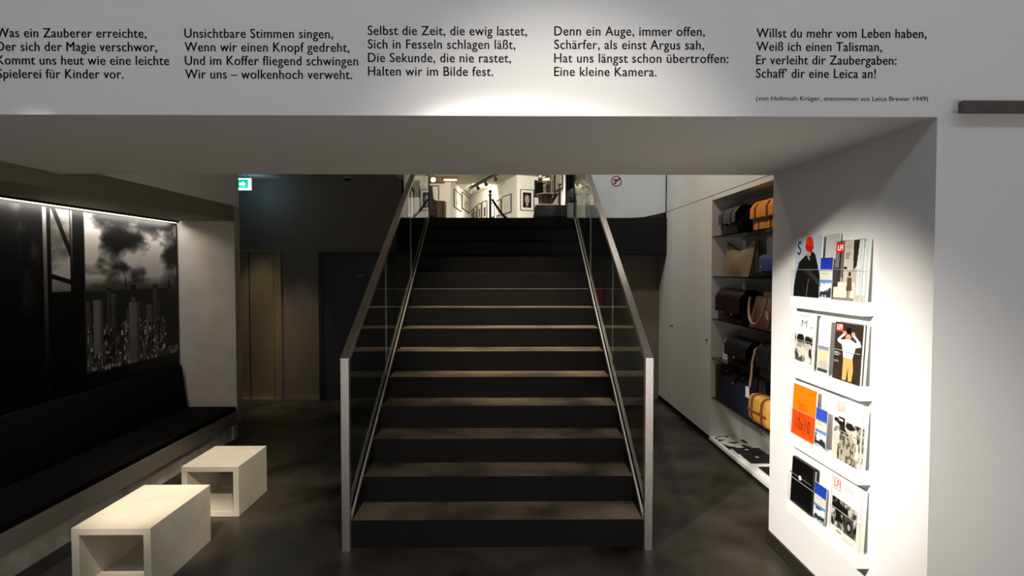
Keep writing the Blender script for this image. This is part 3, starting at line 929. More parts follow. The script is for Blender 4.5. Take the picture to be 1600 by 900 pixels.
# second shelf
tote('olive taupe leather tote with dipped mouth and raised corners', 5.40, 0.62, 0.14, 0.30, SH[1], L['taupe'], L['taupe_dark'], xfront=2.03)
t = holdall('small rounded blue leather bag with two silver studs', 4.62, 0.36, 0.14, 0.185, SH[1], L['blue'], L['blue'], straps=0, belt=False)
for hx, hz in ((0.075, 0.055), (0.082, 0.080)):
    b = BM(); ball(b, (hx, -0.004, hz), 0.010, sy=.6, seg=12)
    obj('stud', b, 'chrome', t, True)
b = BM(); tube(b, [(0.02, 0.01, 0.05), (0.14, -0.004, 0.05), (0.34, -0.004, 0.05)], 0.004, 8)
obj('piping', b, L['navy'], t, True)
# third shelf
t = satchel('wide dark oxblood satchel with two silver studs under its flap', 5.46, 0.56, 0.15, 0.285, SH[2], L['oxblood'], L['oxblood'], straps=0, flap_drop=0.72)
for hx in (0.16, 0.40):
    b = BM(); ball(b, (hx, -0.030, 0.068), 0.012, sy=.5, seg=12)
    obj('stud', b, 'chrome', t, True)
t = tote('brown leather handbag with a hanging loop handle and pale lining', 4.70, 0.44, 0.17, 0.245, SH[2], L['brown'], L['brown'], xfront=1.99, dip=0.03, horns=False, snap=False)
b = BM(); tube(b, [(0.24 - 0.145 * math.cos(a), -0.030 - 0.028 * math.sin(a), 0.225 - 0.185 * math.sin(a)) for a in np.linspace(-0.12, PI + .12, 24)], 0.011, 10)
obj('handle', b, L['tan'], t, True)
obj('lining', box(BM(), 0.05, 0.40, 0.10, 0.112, 0.22, 0.285, 0.004), L['lining'], t)
obj('tag', box(BM(), 0.36, 0.40, -0.022, -0.018, 0.09, 0.15), 'paper', t)
# fourth shelf
satchel('black satchel with a long brown shoulder strap, fourth shelf', 5.22, 0.46, 0.16, 0.235, SH[3], L['black'], L['dkbrown'], straps=1, flap_drop=.66)
t = satchel('black leather satchel with one clasp at the pier end of the fourth shelf', 4.56, 0.46, 0.15, 0.265, SH[3], L['black'], L['black'], straps=1, flap_drop=.7, buckle_w=.035)
b = BM(); tube(b, [(-0.015, 0.05, 0.25), (-0.024, -0.02, 0.2), (-0.018, -0.045, 0.1), (-0.02, -0.05, 0.0), (-0.03, -0.06, -0.10)], 0.009, 8)
obj('shoulder_strap', b, L['tan'], t, True)
# fifth shelf
t = tote('large navy weekender with dark brown ends and snaps along its mouth', 5.45, 0.74, 0.20, 0.335, SH[4], L['navy'], L['dkbrown'], xfront=2.0, dip=0.10, snap=False)
prism(bmx := BM(), [(0.02, 0.0), (0.10, 0.0), (0.085, 0.30), (0.01, 0.325)], 'y', -0.004, 0.19)
obj('end_panel', bmx, L['dkbrown'], t)
for hx in (0.16, 0.30, 0.52):
    b = BM(); ball(b, (hx, 0.042, 0.285), 0.014, sx=1.3, sy=.5, sz=.8, seg=12)
    obj('snap', b, 'chrome', t, True)
b = BM(); prism(b, [(0.32, 0.30), (0.44, 0.30), (0.40, 0.20), (0.38, 0.19), (0.36, 0.20)], 'y', 0.020, 0.026)
cl = obj('clasp_tab', b, L['dkbrown'], t)
b = BM(); ball(b, (0.38, 0.014, 0.215), 0.011, sy=.6, seg=12)
obj('clasp', b, 'brass', cl, True)
obj('price_tag', box(BM(), 0.66, 0.73, 0.012, 0.015, 0.16, 0.25), 'paper', t)
holdall('mustard yellow canvas holdall with cognac leather straps', 4.66, 0.36, 0.15, 0.225, SH[4], L['mustard'], L['cognac'], xfront=1.972)
# advertising card on the fourth shelf
c = Canvas(40, 84, (0.84, 0.82, 0.78))
c.text_bars(.15, .06, .85, 3, .05, G(.35), 2, .02)
c.grain(.04, .34, .96, .68, (.22, .07, .05), (.85, .55, .42), 9, 4, 1.8)
c.text_bars(.12, .74, .88, 5, .045, G(.5), 3, .015)
cd = thing('card', 'upright white card with a warm photograph beside the bags', 'card', (2.06, 5.43, SH[3] + 0.001), FR + 0.25)
obj('board', prism(BM(), [(0, 0), (0.006, 0), (0.030, 0.20), (0.024, 0.20)], 'x', 0, 0.10), 'paper', cd)
grid_print('printed_face', c.a, frame_matrix((0.0, -0.0006, 0.0), (1, 0, 0), (0, 0.024, 0.20)), 0.10, 0.2014, 'cover', cd)

# niche floor: patterned scarf sheet and flat boxes
c = Canvas(90, 60, G(.86))
n = smooth_noise(60, 90, 15, 2, 3)
c.a[n > .56] = (.045, .045, .05)
sc = thing('scarf', 'flat white scarf with black blot pattern on the niche floor', 'scarf', (XC + 0.02, 5.49, NZ0 + 0.001), 0)
obj('cloth', box(BM(), 0, 0.26, -0.40, 0.0, 0.0, 0.008, 0.002), 'paper', sc)
grid_print('pattern', c.a, frame_matrix((0.002, -0.002, 0.0082), (0, -1, 0), (1, 0, 0)), 0.396, 0.256, 'cover', sc)
for (yf, wd, x0, lb) in ((5.06, 0.165, 0.03, 'flat black boxed item beside the patterned scarf'), (4.88, 0.225, 0.035, 'larger flat black box between two others on the niche floor'), (4.57, 0.26, 0.05, 'flat black box nearest the pier on the niche floor')):
    t = thing('flat_box', lb, 'box', (XC + x0, yf, NZ0 + 0.001), 0, 'flat boxes on the niche floor')
    obj('tray', box(BM(), 0, 0.25, -wd, 0, 0, 0.022, 0.002), 'white', t)
    obj('lid', box(BM(), 0.006, 0.244, -wd + 0.012, -0.006, 0.0222, 0.034, 0.002), 'black', t)
    obj('label', box(BM(), 0.10, 0.125, -wd * .45, -wd * .3, 0.0342, 0.0348), 'paper', t)

# ------------------------------------------------------------------ magazine ledges on the pier
TOP = [1.533, 1.160, 0.787, 0.412]
LY0, LY1, LX = 2.492, 3.119, 1.547
names = ['top', 'second', 'third', 'lowest']
for i, z in enumerate(TOP):
    t = thing('magazine_ledge', f'white magazine ledge with clear acrylic fronts, {names[i]} of the four on the pier', 'shelf', (0, 0, z), 0, 'magazine ledges')
    obj('ledge', box(BM(), LX, XJ - 0.0005, LY0, LY1, -0.062, 0.0, 0.002), 'white', t)
    for a, c in ((2.735, LY1 - 0.002), (LY0 + 0.002, 2.700)):
        p = obj('acrylic_front', box(BM(), LX + 0.001, LX + 0.004, a, c, 0.0005, 0.142), 'acrylic', t)
        obj('acrylic_rim', box(BM(), LX + 0.0012, LX + 0.0038, a, c, 0.1422, 0.1436), 'acrylic_edge', p)
    obj('acrylic_end', box(BM(), LX + 0.0045, XJ - 0.001, LY0 + 0.002, LY0 + 0.0045, 0.0005, 0.142), 'acrylic', t)
    obj('acrylic_end', box(BM(), LX + 0.0045, XJ - 0.001, LY1 - 0.0045, LY1 - 0.002, 0.0005, 0.142), 'acrylic', t)

def magazine(name, label, cat, yfar, w, h, z, art, x0=1.560, lean=0.014, th=0.006, letters=(), back=None, rotx=0.0, group='magazines on the ledges'):
    """yfar: far edge; the cover faces -x, so its own left edge is the far one."""
    t = thing(name, label, cat, (x0, yfar, z + 0.0008), FR, group)
    # local: x to the viewer's right, -y to the viewer, z up
    obj('pages', prism(BM(), [(0, 0), (th, 0), (th + lean, h), (lean, h)], 'x', 0, w), back or 'paper', t)
    v = Vector((0, lean, h))
    m = frame_matrix((0, -0.0007, 0), (1, 0, 0), v)
    cv = grid_print('cover', art, m, w, v.length, 'cover', t, thick=0.0005)
    for (s, size, lx, ly, mm, wd, bold) in letters:
        tb = text_bm(s, size, Matrix.Identity(4), width=wd, extrude=0.0002, bold=bold)
        tb.transform(m @ Matrix.Translation((lx, ly, 0.0009)))
        obj('title_lettering', tb, mm, cv)
    return t

MW = M['paper']; BLK = 'ink'
# --- cover art
def art_red_hat():
    c = Canvas(76, 92, (.66, .71, .77))
    n = smooth_noise(92, 76, 30, 3, 2)
    c.a += (n[..., None] - .5) * .14
    c.poly([(.36, .34), (.50, .29), (.64, .24), (.78, .30), (.90, .48), (1.0, .66), (1.0, 1.0), (.0, 1.0), (.0, .84), (.06, .62), (.16, .42)], (.055, .052, .055))
    c.poly([(.48, .25), (.64, .22), (.60, .33), (.52, .33)], (.74, .56, .46))
    c.poly([(.44, .30), (.50, .28), (.60, .38), (.56, .40)], (.55, .50, .47))
    c.poly([(.42, .02), (.58, .0), (.66, .05), (.72, .20), (.60, .27), (.44, .24), (.38, .17)], (.86, .17, .09))
    c.poly([(.42, .15), (.70, .18), (.60, .27), (.44, .24)], (.70, .10, .05))
    c.line(.58, .72, .52, 1.0, .015, (.40, .34, .31))
    return c.a
def art_street():
    c = Canvas(70, 92, (.72, .69, .65))
    c.rect(0, 0, .36, .62, (.46, .42, .40))
    c.rect(.16, .0, .24, .70, (.20, .18, .18))
    c.rect(.30, .1, .34, .68, (.30, .27, .27))
    c.rect(.34, .0, .68, .55, (.74, .72, .68))
    c.poly([(.68, .0), (.90, .0), (.84, .42), (.72, .50)], (.16, .13, .12))
    c.poly([(.90, 0), (1, 0), (1, .9), (.86, .9), (.84, .42)], (.80, .83, .85))
    c.rect(0, .70, .82, 1.0, (.86, .83, .78))
    c.rect(.0, .45, .16, .78, (.24, .20, .19))
    c.ell(.42, .46, .07, .03, (.2, .16, .15)); c.rect(.36, .48, .50, .68, (.78, .72, .66))
    c.ell(.60, .56, .05, .04, (.12, .09, .08)); c.poly([(.52, .62), (.68, .62), (.72, .84), (.50, .84)], (.36, .26, .22))
    c.rect(.55, .84, .59, .97, (.14, .11, .1)); c.rect(.61, .84, .65, .98, (.14, .11, .1))
    c.text_bars(.38, .05, .66, 4, .025, G(.6), 3, .008)
    c.text_bars(.40, .18, .60, 6, .022, G(.25), 5, .010)
    c.rect(.02, .02, .30, .20, (.80, .12, .10))
    c.rect(0, .96, .8, 1, (.5, .46, .42))
    return c.a
def art_m():
    c = Canvas(66, 92, (.90, .89, .87))
    c.grain(.06, .40, .92, .90, (.05, .05, .05), (.80, .78, .74), 11, 12, 2.4)
    c.ell(.34, .55, .14, .10, (.62, .59, .55)); c.ell(.68, .58, .13, .11, (.72, .69, .64))
    c.ell(.34, .48, .18, .08, (.08, .08, .08)); c.ell(.70, .49, .15, .07, (.12, .12, .12))
    c.text_bars(.2, .06, .8, 1, .03, G(.55), 1, .012)
    c.rect(.78, .24, .9, .27, G(.6))
    return c.a
def art_top_hat():
    c = Canvas(74, 96, (.20, .155, .13))
    sk = (.76, .55, .42); wh = (.93, .91, .88)
    c.rect(.40, .07, .60, .20, (.06, .05, .05)); c.rect(.33, .18, .66, .215, (.05, .045, .045))
    c.ell(.50, .245, .10, .06, sk); c.rect(.41, .255, .60, .28, (.86, .50, .45))
    c.poly([(.36, .16), (.40, .20), (.22, .28), (.26, .38), (.12, .34), (.10, .30)], wh)
    c.poly([(.66, .16), (.62, .20), (.80, .28), (.78, .40), (.96, .36), (.92, .29)], wh)
    c.ell(.36, .17, .07, .03, sk); c.ell(.66, .17, .07, .03, sk)
    c.poly([(.24, .30), (.44, .28), (.60, .28), (.80, .32), (.76, .44), (.68, .60), (.36, .60), (.30, .42)], wh)
    c.poly([(.36, .59), (.70, .59), (.74, .78), (.70, .98), (.58, .98), (.56, .74), (.50, .98), (.36, .98), (.36, .78)], (.83, .64, .38))
    c.text_bars(.02, .52, .26, 3, .025, G(.75), 8, .012); c.text_bars(.02, .62, .22, 4, .022, G(.55), 9, .008)
    c.rect(.04, .03, .28, .155, (.86, .30, .22))
    return c.a
def art_orange():
    c = Canvas(60, 70, (.96, .45, .05))
    c.rect(0, .48, 1, 1, (.93, .30, .07))
    c.text_bars(.28, .18, .70, 1, .03, (.70, .25, .04), 1, .012)
    c.text_bars(.26, .28, .72, 7, .030, (.78, .30, .03), 2, .010)
    c.text_bars(.30, .56, .66, 3, .030, (.74, .20, .04), 4, .010)
    return c.a
def art_armour(seed):
    c = Canvas(74, 96, (.86, .83, .78))
    c.grain(0, .30, 1, 1.0, (.10, .09, .09), (.86, .83, .78), 13, seed, 1.9)
    c.poly([(.0, .56), (.16, .5), (.2, 1), (0, 1)], (.80, .76, .71))
    c.poly([(.22, .60), (.40, .52), (.66, .52), (.88, .62), (.80, 1.0), (.26, 1.0)], (.66, .62, .55))
    g = smooth_noise(96, 74, 5, 2, seed + 3)
    m = (c.x > .24) & (c.x < .86) & (c.y > .56) & (g > .56)
    c.a[m] = (.34, .31, .28)
    c.ell(.58, .42, .13, .10, (.74, .68, .62)); c.ell(.60, .37, .15, .06, (.12, .11, .11))
    c.poly([(.68, .44), (.84, .36), (.90, .58), (.80, .62)], (.80, .75, .69))
    c.line(.18, .36, .52, .52, .035, (.14, .13, .13))
    c.rect(.16, .26, .40, .40, (.10, .09, .09)); c.rect(.18, .29, .34, .33, (.75, .72, .68))
    c.rect(0, 0, 1, .16, (.88, .86, .82)); c.rect(.10, .02, .36, .17, (.86, .52, .28)); c.rect(.115, .03, .345, .16, (.88, .85, .80))
    return c.a
def art_bw(seed):
    c = Canvas(78, 92, (.89, .88, .85))
    c.grain(.03, .36, .93, .84, (.06, .06, .06), (.78, .76, .72), 9, seed, 2.2)
    c.poly([(.50, .84), (.56, .55), (.70, .46), (.82, .56), (.86, .84)], (.28, .27, .26))
    c.ell(.69, .47, .07, .06, (.70, .67, .62)); c.ell(.68, .70, .10, .10, (.10, .10, .10)); c.ell(.68, .70, .05, .05, (.66, .63, .6))
    c.text_bars(.42, .06, .9, 4, .03, G(.62), 6, .008)
    c.text_bars(.25, .88, .45, 1, .03, G(.35), 7, .02)
    c.text_bars(.50, .90, .9, 3, .028, G(.65), 8, .007)
    c.rect(.04, .04, .31, .23, (.80, .16, .12)); c.rect(.055, .05, .295, .22, (.90, .86, .82))
    return c.a
def art_leaflet(seed, blue=(.12, .20, .62)):
    c = Canvas(36, 70, (.83, .83, .78))
    c.rect(0, 0, 1, .30, blue)
    c.text_bars(.15, .38, .85, 1, .05, G(.55), 2, .018)
    c.grain(0, .55, 1, .97, (.10, .13, .17), (.82, .87, .92), 10, seed, 1.9)
    c.rect(0, .55, 1, .62, (.36, .52, .76))
    c.poly([(.1, .72), (.9, .62), (1, .72), (.2, .80)], (.86, .88, .90))
    c.poly([(.05, .84), (.95, .80), (.95, .90), (.1, .92)], (.16, .17, .19))
    return c.a
def art_cloud_leaf():
    c = Canvas(36, 84, (.92, .91, .88))
    c.rect(.05, .50, .95, .97, (.80, .74, .66))
    c.rect(.05, .50, .95, .56, (.50, .55, .66))
    c.ell(.5, .64, .5, .08, (.86, .76, .62))
    c.ell(.55, .83, .42, .08, (.70, .68, .66)); c.rect(.05, .90, .95, .97, (.22, .24, .20))
    return c.a
# --- top ledge
magazine('magazine', 'fashion magazine with a red hat and black coat on its cover', 'magazine', 3.106, 0.252, 0.315, TOP[0], art_red_hat(), th=0.008,
         letters=[('S', 0.100, 0.018, 0.222, BLK, 0.038, 0.001)])
magazine('booklet', 'pale blank booklet behind the blue leaflet on the top ledge', 'booklet', 2.852, 0.118, 0.315, TOP[0], Canvas(20, 50, (.72, .72, .72)).a, x0=1.578, lean=0.016, th=0.004)
magazine('leaflet', 'blue topped leaflet with a building photo beside the red hat magazine', 'leaflet', 2.853, 0.106, 0.200, TOP[0], art_leaflet(4), x0=1.560, lean=0.009, th=0.002)
magazine('magazine', 'photo magazine with a street scene and a red logo block, top ledge', 'magazine', 2.728, 0.202, 0.275, TOP[0], art_street(), th=0.007,
         letters=[('LFI', 0.036, 0.014, 0.232, 'paper', 0.042, 0.0012)])
magazine('magazine', 'spare issue standing behind the street scene magazine, white edges showing', 'magazine', 2.708, 0.205, 0.278, TOP[0], art_street(), x0=1.571, th=0.014)
# --- second ledge
magazine('magazine', 'white magazine with a big letter M above two faces', 'magazine', 3.108, 0.208, 0.290, TOP[1], art_m(), th=0.006,
         letters=[('M', 0.055, 0.075, 0.212, BLK, 0.055, -0.0006)])
magazine('leaflet', 'white leaflet with a pale dusk landscape at its foot, second ledge', 'leaflet', 2.862, 0.102, 0.270, TOP[1], art_cloud_leaf(), x0=1.560, lean=0.012, th=0.002)
magazine('magazine', 'dark photo magazine with a man in white shirt raising his top hat', 'magazine', 2.722, 0.214, 0.268, TOP[1], art_top_hat(), th=0.007,
         letters=[('LFI', 0.030, 0.016, 0.236, 'paper', 0.036, 0.001)])
magazine('magazine', 'spare issue standing behind the top hat magazine, its pale edge showing', 'magazine', 2.704, 0.20, 0.270, TOP[1], art_top_hat(), x0=1.571, th=0.012)
# --- third ledge
magazine('brochure', 'bright orange brochure with 10 x 10 printed near its foot', 'brochure', 3.110, 0.232, 0.270, TOP[2], art_orange(), th=0.005,
         letters=[('10x10', 0.092, 0.040, 0.038, mat('dark red print', (0.22, 0.018, 0.004), 0.5), 0.150, 0.0012)])
magazine('leaflet', 'blue topped leaflet beside the orange brochure', 'leaflet', 2.872, 0.100, 0.195, TOP[2], art_leaflet(9, (.20, .29, .68)), x0=1.560, lean=0.009, th=0.002)
magazine('magazine', 'pale photo magazine with a reclining figure in patterned cloth', 'magazine', 2.712, 0.205, 0.268, TOP[2], art_armour(6), th=0.007,
         letters=[('LFI', 0.032, 0.030, 0.228, mat('orange print', (0.75, 0.30, 0.10), 0.5), 0.040, 0.0006)])
magazine('magazine', 'spare issue standing behind the reclining figure magazine, white page edges showing', 'magazine', 2.702, 0.204, 0.262, TOP[2], art_armour(6), x0=1.571, th=0.014)
# --- lowest ledge
nb = magazine('notebook', 'black notebook closed with a band and a silver button', 'notebook', 3.108, 0.218, 0.245, TOP[3], Canvas(30, 34, (.045, .042, .042)).a, th=0.016, back='black', lean=0.012)
b = BM(); box(b, -0.001, 0.219, -0.0035, -0.0018, 0.157, 0.163)
bd = obj('elastic_band', b, 'grey_plastic', nb)
b = BM(); ball(b, (0.11, -0.0050, 0.160), 0.013, sy=.3, seg=16)
obj('button', b, 'white', bd, True)
b = BM(); tube(b, [(0.226, 0.006, 0.02), (0.226, 0.016, 0.235)], 0.005, 10)
obj('pen', b, 'steel', nb, True)
magazine('leaflet', 'blue topped leaflet beside the black notebook', 'leaflet', 2.872, 0.104, 0.190, TOP[3], art_leaflet(14, (.10, .24, .62)), x0=1.560, lean=0.009, th=0.002)
magazine('booklet', 'plain white booklet standing behind the leaflet on the lowest ledge', 'booklet', 2.868, 0.105, 0.270, TOP[3], Canvas(20, 50, G(.88)).a, x0=1.578, lean=0.014, th=0.004)
magazine('magazine', 'white photo magazine with a black and white crowd scene, lowest ledge', 'magazine', 2.722, 0.216, 0.285, TOP[3], art_bw(17), th=0.007,
         letters=[('LFI', 0.048, 0.016, 0.233, M['red'], 0.046, 0.0004)])
magazine('magazine', 'spare issue standing behind the crowd scene magazine, pale page edges showing', 'magazine', 2.704, 0.205, 0.278, TOP[3], art_bw(17), x0=1.571, th=0.014)

# ------------------------------------------------------------------ prohibition sign on the pale screen
ps = thing('prohibition_sign', 'round red ringed prohibition sign on the pale upper screen', 'sign', (1.357, 7.0985, 2.763))
b = BM()
N = 40
ro, ri = 0.066, 0.055
A = [[b.verts.new((r * math.cos(2 * PI * i / N), y, r * math.sin(2 * PI * i / N))) for i in range(N)] for r in (ro, ri) for y in (-0.0012, 0.0)]
for i in range(N):
    j = (i + 1) % N
    b.faces.new((A[0][i], A[0][j], A[2][j], A[2][i])); b.faces.new((A[0][j], A[0][i], A[1][i], A[1][j])); b.faces.new((A[2][i], A[2][j], A[3][j], A[3][i]))
bmesh.ops.recalc_face_normals(b, faces=b.faces)
obj('ring', b, 'red_paint', ps)
b = BM(); prism(b, [(-0.044, -0.036), (-0.036, -0.044), (0.044, 0.036), (0.036, 0.044)], 'y', -0.0025, -0.0013)
obj('slash', b, 'red_paint', ps)
b = BM(); prism(b, [(-0.042, 0.012), (-0.038, 0.024), (0.02, 0.022), (0.042, 0.034), (0.046, 0.022), (0.022, 0.004), (0.004, -0.004), (-0.006, -0.034), (-0.020, -0.030), (-0.012, 0.002)], 'y', -0.0012, -0.0003)
obj('pictogram', b, 'ink', ps)

# fire extinguisher seen through the glass below the landing
fx = thing('fire_extinguisher', 'red fire extinguisher on the rear wall seen through the balustrade glass', 'fire extinguisher', (1.165, 7.30, 1.18))
obj('cylinder', lathe(BM(), [(0, 0), (0.06, 0.0), (0.068, 0.02), (0.068, 0.24), (0.05, 0.285), (0.02, 0.30), (0, 0.30)]), 'red_paint', fx, True)
obj('valve', lathe(BM(), [(0, 0.301), (0.016, 0.301), (0.016, 0.34), (0, 0.345)]), 'black', fx, True)
b = BM(); tube(b, [(0.01, 0, 0.33), (0.06, -0.02, 0.33), (0.085, -0.02, 0.25), (0.085, -0.02, 0.12)], 0.008, 8)
obj('hose', b, 'black', fx, True)
obj('bracket', box(BM(), -0.03, 0.03, 0.0685, 0.103, 0.14, 0.17), 'black', fx)

# ------------------------------------------------------------------ gallery pictures
def picture(label, A, B, s0, s1, z0, z1, art, border=0.10, side=1, group='framed photographs in the gallery', fw=0.022, framem='black'):
    A = Vector((*A, 0)) if len(A) == 2 else Vector(A); B = Vector((*B, 0)) if len(B) == 2 else Vector(B)
    d = (B - A).normalized()
    n = Vector((d.y, -d.x, 0)) * side          # towards the room
    org = A + d * s0 + n * 0.004
    if side < 0:
        org = A + d * s1 + n * 0.004; d = -d
    w, h = s1 - s0, z1 - z0
    t = thing('framed_picture', label, 'picture', (org.x, org.y, z0), math.atan2(d.y, d.x), group)
    # local x along the wall (viewer's right), -y to the room
    b = BM()
    for (x0, x1, q0, q1) in ((0, w, 0, fw), (0, w, h - fw, h), (0, fw, fw, h - fw), (w - fw, w, fw, h - fw)):
        box(b, x0, x1, -0.03, 0, q0, q1)
    obj('frame', b, framem, t)
    obj('mount', box(BM(), fw, w - fw, -0.012, -0.002, fw, h - fw), 'paper', t)
    bx = border * min(w, h) + fw
    grid_print('print', art, frame_matrix((bx, -0.0125, bx), (1, 0, 0), (0, 0, 1)), w - 2 * bx, h - 2 * bx, 'print', t)
    return t

def pale_art(seed):
    c = Canvas(24, 34, (.86, .84, .78))
    c.grain(.25, .35, .75, .9, (.62, .60, .54), (.88, .86, .80), 6, seed, 1.5)
    return c.a
def portrait_art():
    c = Canvas(44, 60, (.05, .045, .04))
    c.grain(0, 0, 1, 1, (.03, .03, .03), (.14, .13, .12), 10, 3)
    c.poly([(.0, .86), (.3, .74), (.7, .74), (1, .86), (1, 1), (0, 1)], (.06, .06, .06))
    c.poly([(.36, .72), (.64, .72), (.56, 1), (.44, 1)], (.82, .80, .75)); c.poly([(.47, .80), (.55, .80), (.57, 1), (.45, 1)], (.08, .08, .08))
    c.ell(.5, .44, .27, .34, (.62, .58, .52)); c.ell(.42, .40, .14, .24, (.74, .70, .63))
    c.poly([(.24, .40), (.24, .18), (.5, .08), (.76, .18), (.78, .42), (.70, .24), (.5, .19), (.32, .24)], (.34, .31, .28))
    c.rect(.32, .38, .46, .42, (.10, .09, .08)); c.rect(.56, .38, .70, .42, (.10, .09, .08))
    c.poly([(.48, .42), (.54, .42), (.57, .56), (.46, .56)], (.50, .46, .41)); c.rect(.40, .63, .62, .66, (.20, .16, .14))
    return c.a
WFv, WNv = Vector((*WF, 0)), Vector((*WN, 0))
LAB = ['large pale framed picture nearest the portrait wall on the receding gallery wall', 'second pale framed picture along the receding wall, just beyond the largest',
       'narrow pale picture beside the first barrier post on the receding wall', 'dark toned picture just beyond the barrier post on the receding wall',
       'grey toned picture deep along the receding wall before the far corner', 'slim framed picture next to last before the far gallery corner', 'last slim framed picture in the far gallery corner']
def dim_art(seed):
    c = Canvas(20, 30, (.80, .77, .70)); c.rect(.2, .25, .8, .8, (.28, .26, .23)); c.grain(.3, .35, .7, .7, (.2, .2, .2), (.6, .56, .5), 5, seed); return c.a
for i, (s0, s1, z0, z1) in enumerate(((4.42, 5.45, 3.60, 4.22), (3.76, 4.36, 3.60, 4.17), (3.10, 3.55, 3.61, 4.15), (1.95, 2.62, 3.52, 4.32), (1.28, 1.85, 3.58, 4.31), (0.78, 1.20, 3.62, 4.25), (0.34, 0.64, 3.66, 4.20))):
    picture(LAB[i], WF, WN, s0, s1, z0, z1, pale_art(i) if i < 3 else dim_art(i), fw=0.03, side=1)
picture('first tall white picture on the angled wall, nearer the bronze drum', WA1, WF, 0.62, 2.36, 3.86, 4.50, pale_art(20), fw=0.028, border=.06)
picture('second tall white picture on the angled wall, next to the far corner', WA1, WF, 2.56, 4.74, 4.03, 4.66, pale_art(21), fw=0.028, border=.06)
picture('framed picture on the end wall behind the bronze drum', WA0, WA1, 0.78, 1.348, 3.55, 4.51, pale_art(22), fw=0.03, border=.14)
picture('framed portrait photograph of a man in suit and tie', WN, WC, 0.10, 0.60, 3.61, 4.30, portrait_art(), border=.16, fw=0.018)
picture('dark square picture above the old machine', WN, WC, 0.62, 1.20, 4.06, 4.62, Canvas(10, 10, (.03, .025, .02)).a, border=.01, fw=0.04)
P0 = tuple(PA); P1 = tuple(PB)
picture('tall white picture on the partition behind the second barrier post', P0, P1, 0.50, 1.14, 3.70, 4.62, pale_art(31), fw=0.03, border=.2)
picture('narrow white picture at the far end of the partition', P0, P1, 0.04, 0.42, 3.52, 4.25, dim_art(33), fw=0.03, border=.2)
picture('dimly lit framed picture on the side wall seen through the balustrade glass', (-1.48, YW + 0.16, 0), (-1.48, 10.6, 0), 1.0, 1.6, 2.45, 2.95, pale_art(40), border=.12)

# ------------------------------------------------------------------ track lights
tr = thing('track_light', 'black ceiling track with spot heads on the gallery ceiling', 'track light', (-1.30, 20.9, 4.60), math.atan2(17.75 - 20.9, -0.26 + 1.30))
LT = math.hypot(1.04, 3.15)
obj('track', box(BM(), 0, LT, -0.045, 0.045, -0.02, 0.06), 'black', tr)
for q in (0.15, LT - 0.15):
    b = BM(); tube(b, [(q, 0, 0.06), (q, 0, 0.15)], 0.015)
    obj('suspension', b, 'black', tr)
for q in (0.05, LT * .33, LT * .62, LT - 0.2):
    b = BM(); tube(b, [(q, 0, -0.021), (q, 0.0, -0.07)], 0.014); tube(b, [(q - .06, 0.0, -0.07), (q + .10, -0.02, -0.15)], [0.04, 0.06], 14)
    obj('spot_head', b, 'black', tr)
sp = thing('spotlight', 'bright ceiling spotlight above the bronze drum', 'spotlight', (-2.28, 18.2, 4.50))
b = BM(); tube(b, [(0, 0, 0.05), (0, 0, 0.25)], 0.02)
obj('stem', b, 'black', sp)
b = BM(); ball(b, (0, 0, 0), 0.07, seg=16)
obj('lamp_head', b, 'lamp_glow', sp, True)
cv = thing('cove_light', 'warm glowing cove light along the wooden beam', 'light', (-2.05, 19.1, 4.62))
obj('tube', box(BM(), 0.0, 0.42, 0.0, 0.06, 0.0, 0.04, 0.005), mat('warm tube', (1, .8, .5), .5, emit=(1.0, .66, .28), estr=5), cv)
obj('housing', box(BM(), -0.02, 0.44, -0.02, 0.08, 0.0405, 0.129), 'wood', cv)

# ------------------------------------------------------------------ barrier posts and rope
def barrier(loc, label):
    t = thing('barrier_post', label, 'barrier post', loc, 0, 'barrier posts in the gallery')
    obj('base', lathe(BM(), [(0, 0), (0.16, 0), (0.16, 0.012), (0.10, 0.03), (0.04, 0.045), (0, 0.045)]), 'steel', t, True)
    obj('pole', lathe(BM(), [(0, 0.0455), (0.026, 0.0455), (0.026, 0.90), (0, 0.90)]), 'gunmetal', t, True)
    obj('collar', lathe(BM(), [(0, 0.9005), (0.040, 0.9005), (0.040, 0.93), (0.022, 0.938), (0.014, 0.952), (0, 0.952)]), 'steel', t, True)
    b = BM(); ball(b, (0, 0, 0.985), 0.036)
    obj('finial', b, 'gunmetal', t, True)
    return t
BP1, BP2 = Vector((-0.325, 12.0, ZU)), Vector((1.018, 11.0, ZU))
barrier(BP1, 'steel barrier post with ball top in the middle of the gallery opening')
barrier(BP2, 'steel barrier post with ball top behind the grey stair lift')
pts = []
for i in range(31):
    u = i / 30
    p = BP1.lerp(BP2, u)
    p.z = ZU + 0.905 - 0.66 * (1 - (2 * u - 1) ** 2)
    d = (BP2 - BP1).normalized()
    pts.append(p + d * (0.045 if u == 0 else (-0.045 if u == 1 else 0)))
b = BM(); tube(b, pts[1:-1], [0.030 if i > 4 and i < 24 else 0.026 for i in range(29)], 10)
tag(obj('barrier_rope', b, 'black', None, True), 'thick black rope sagging between the two barrier posts', 'rope')

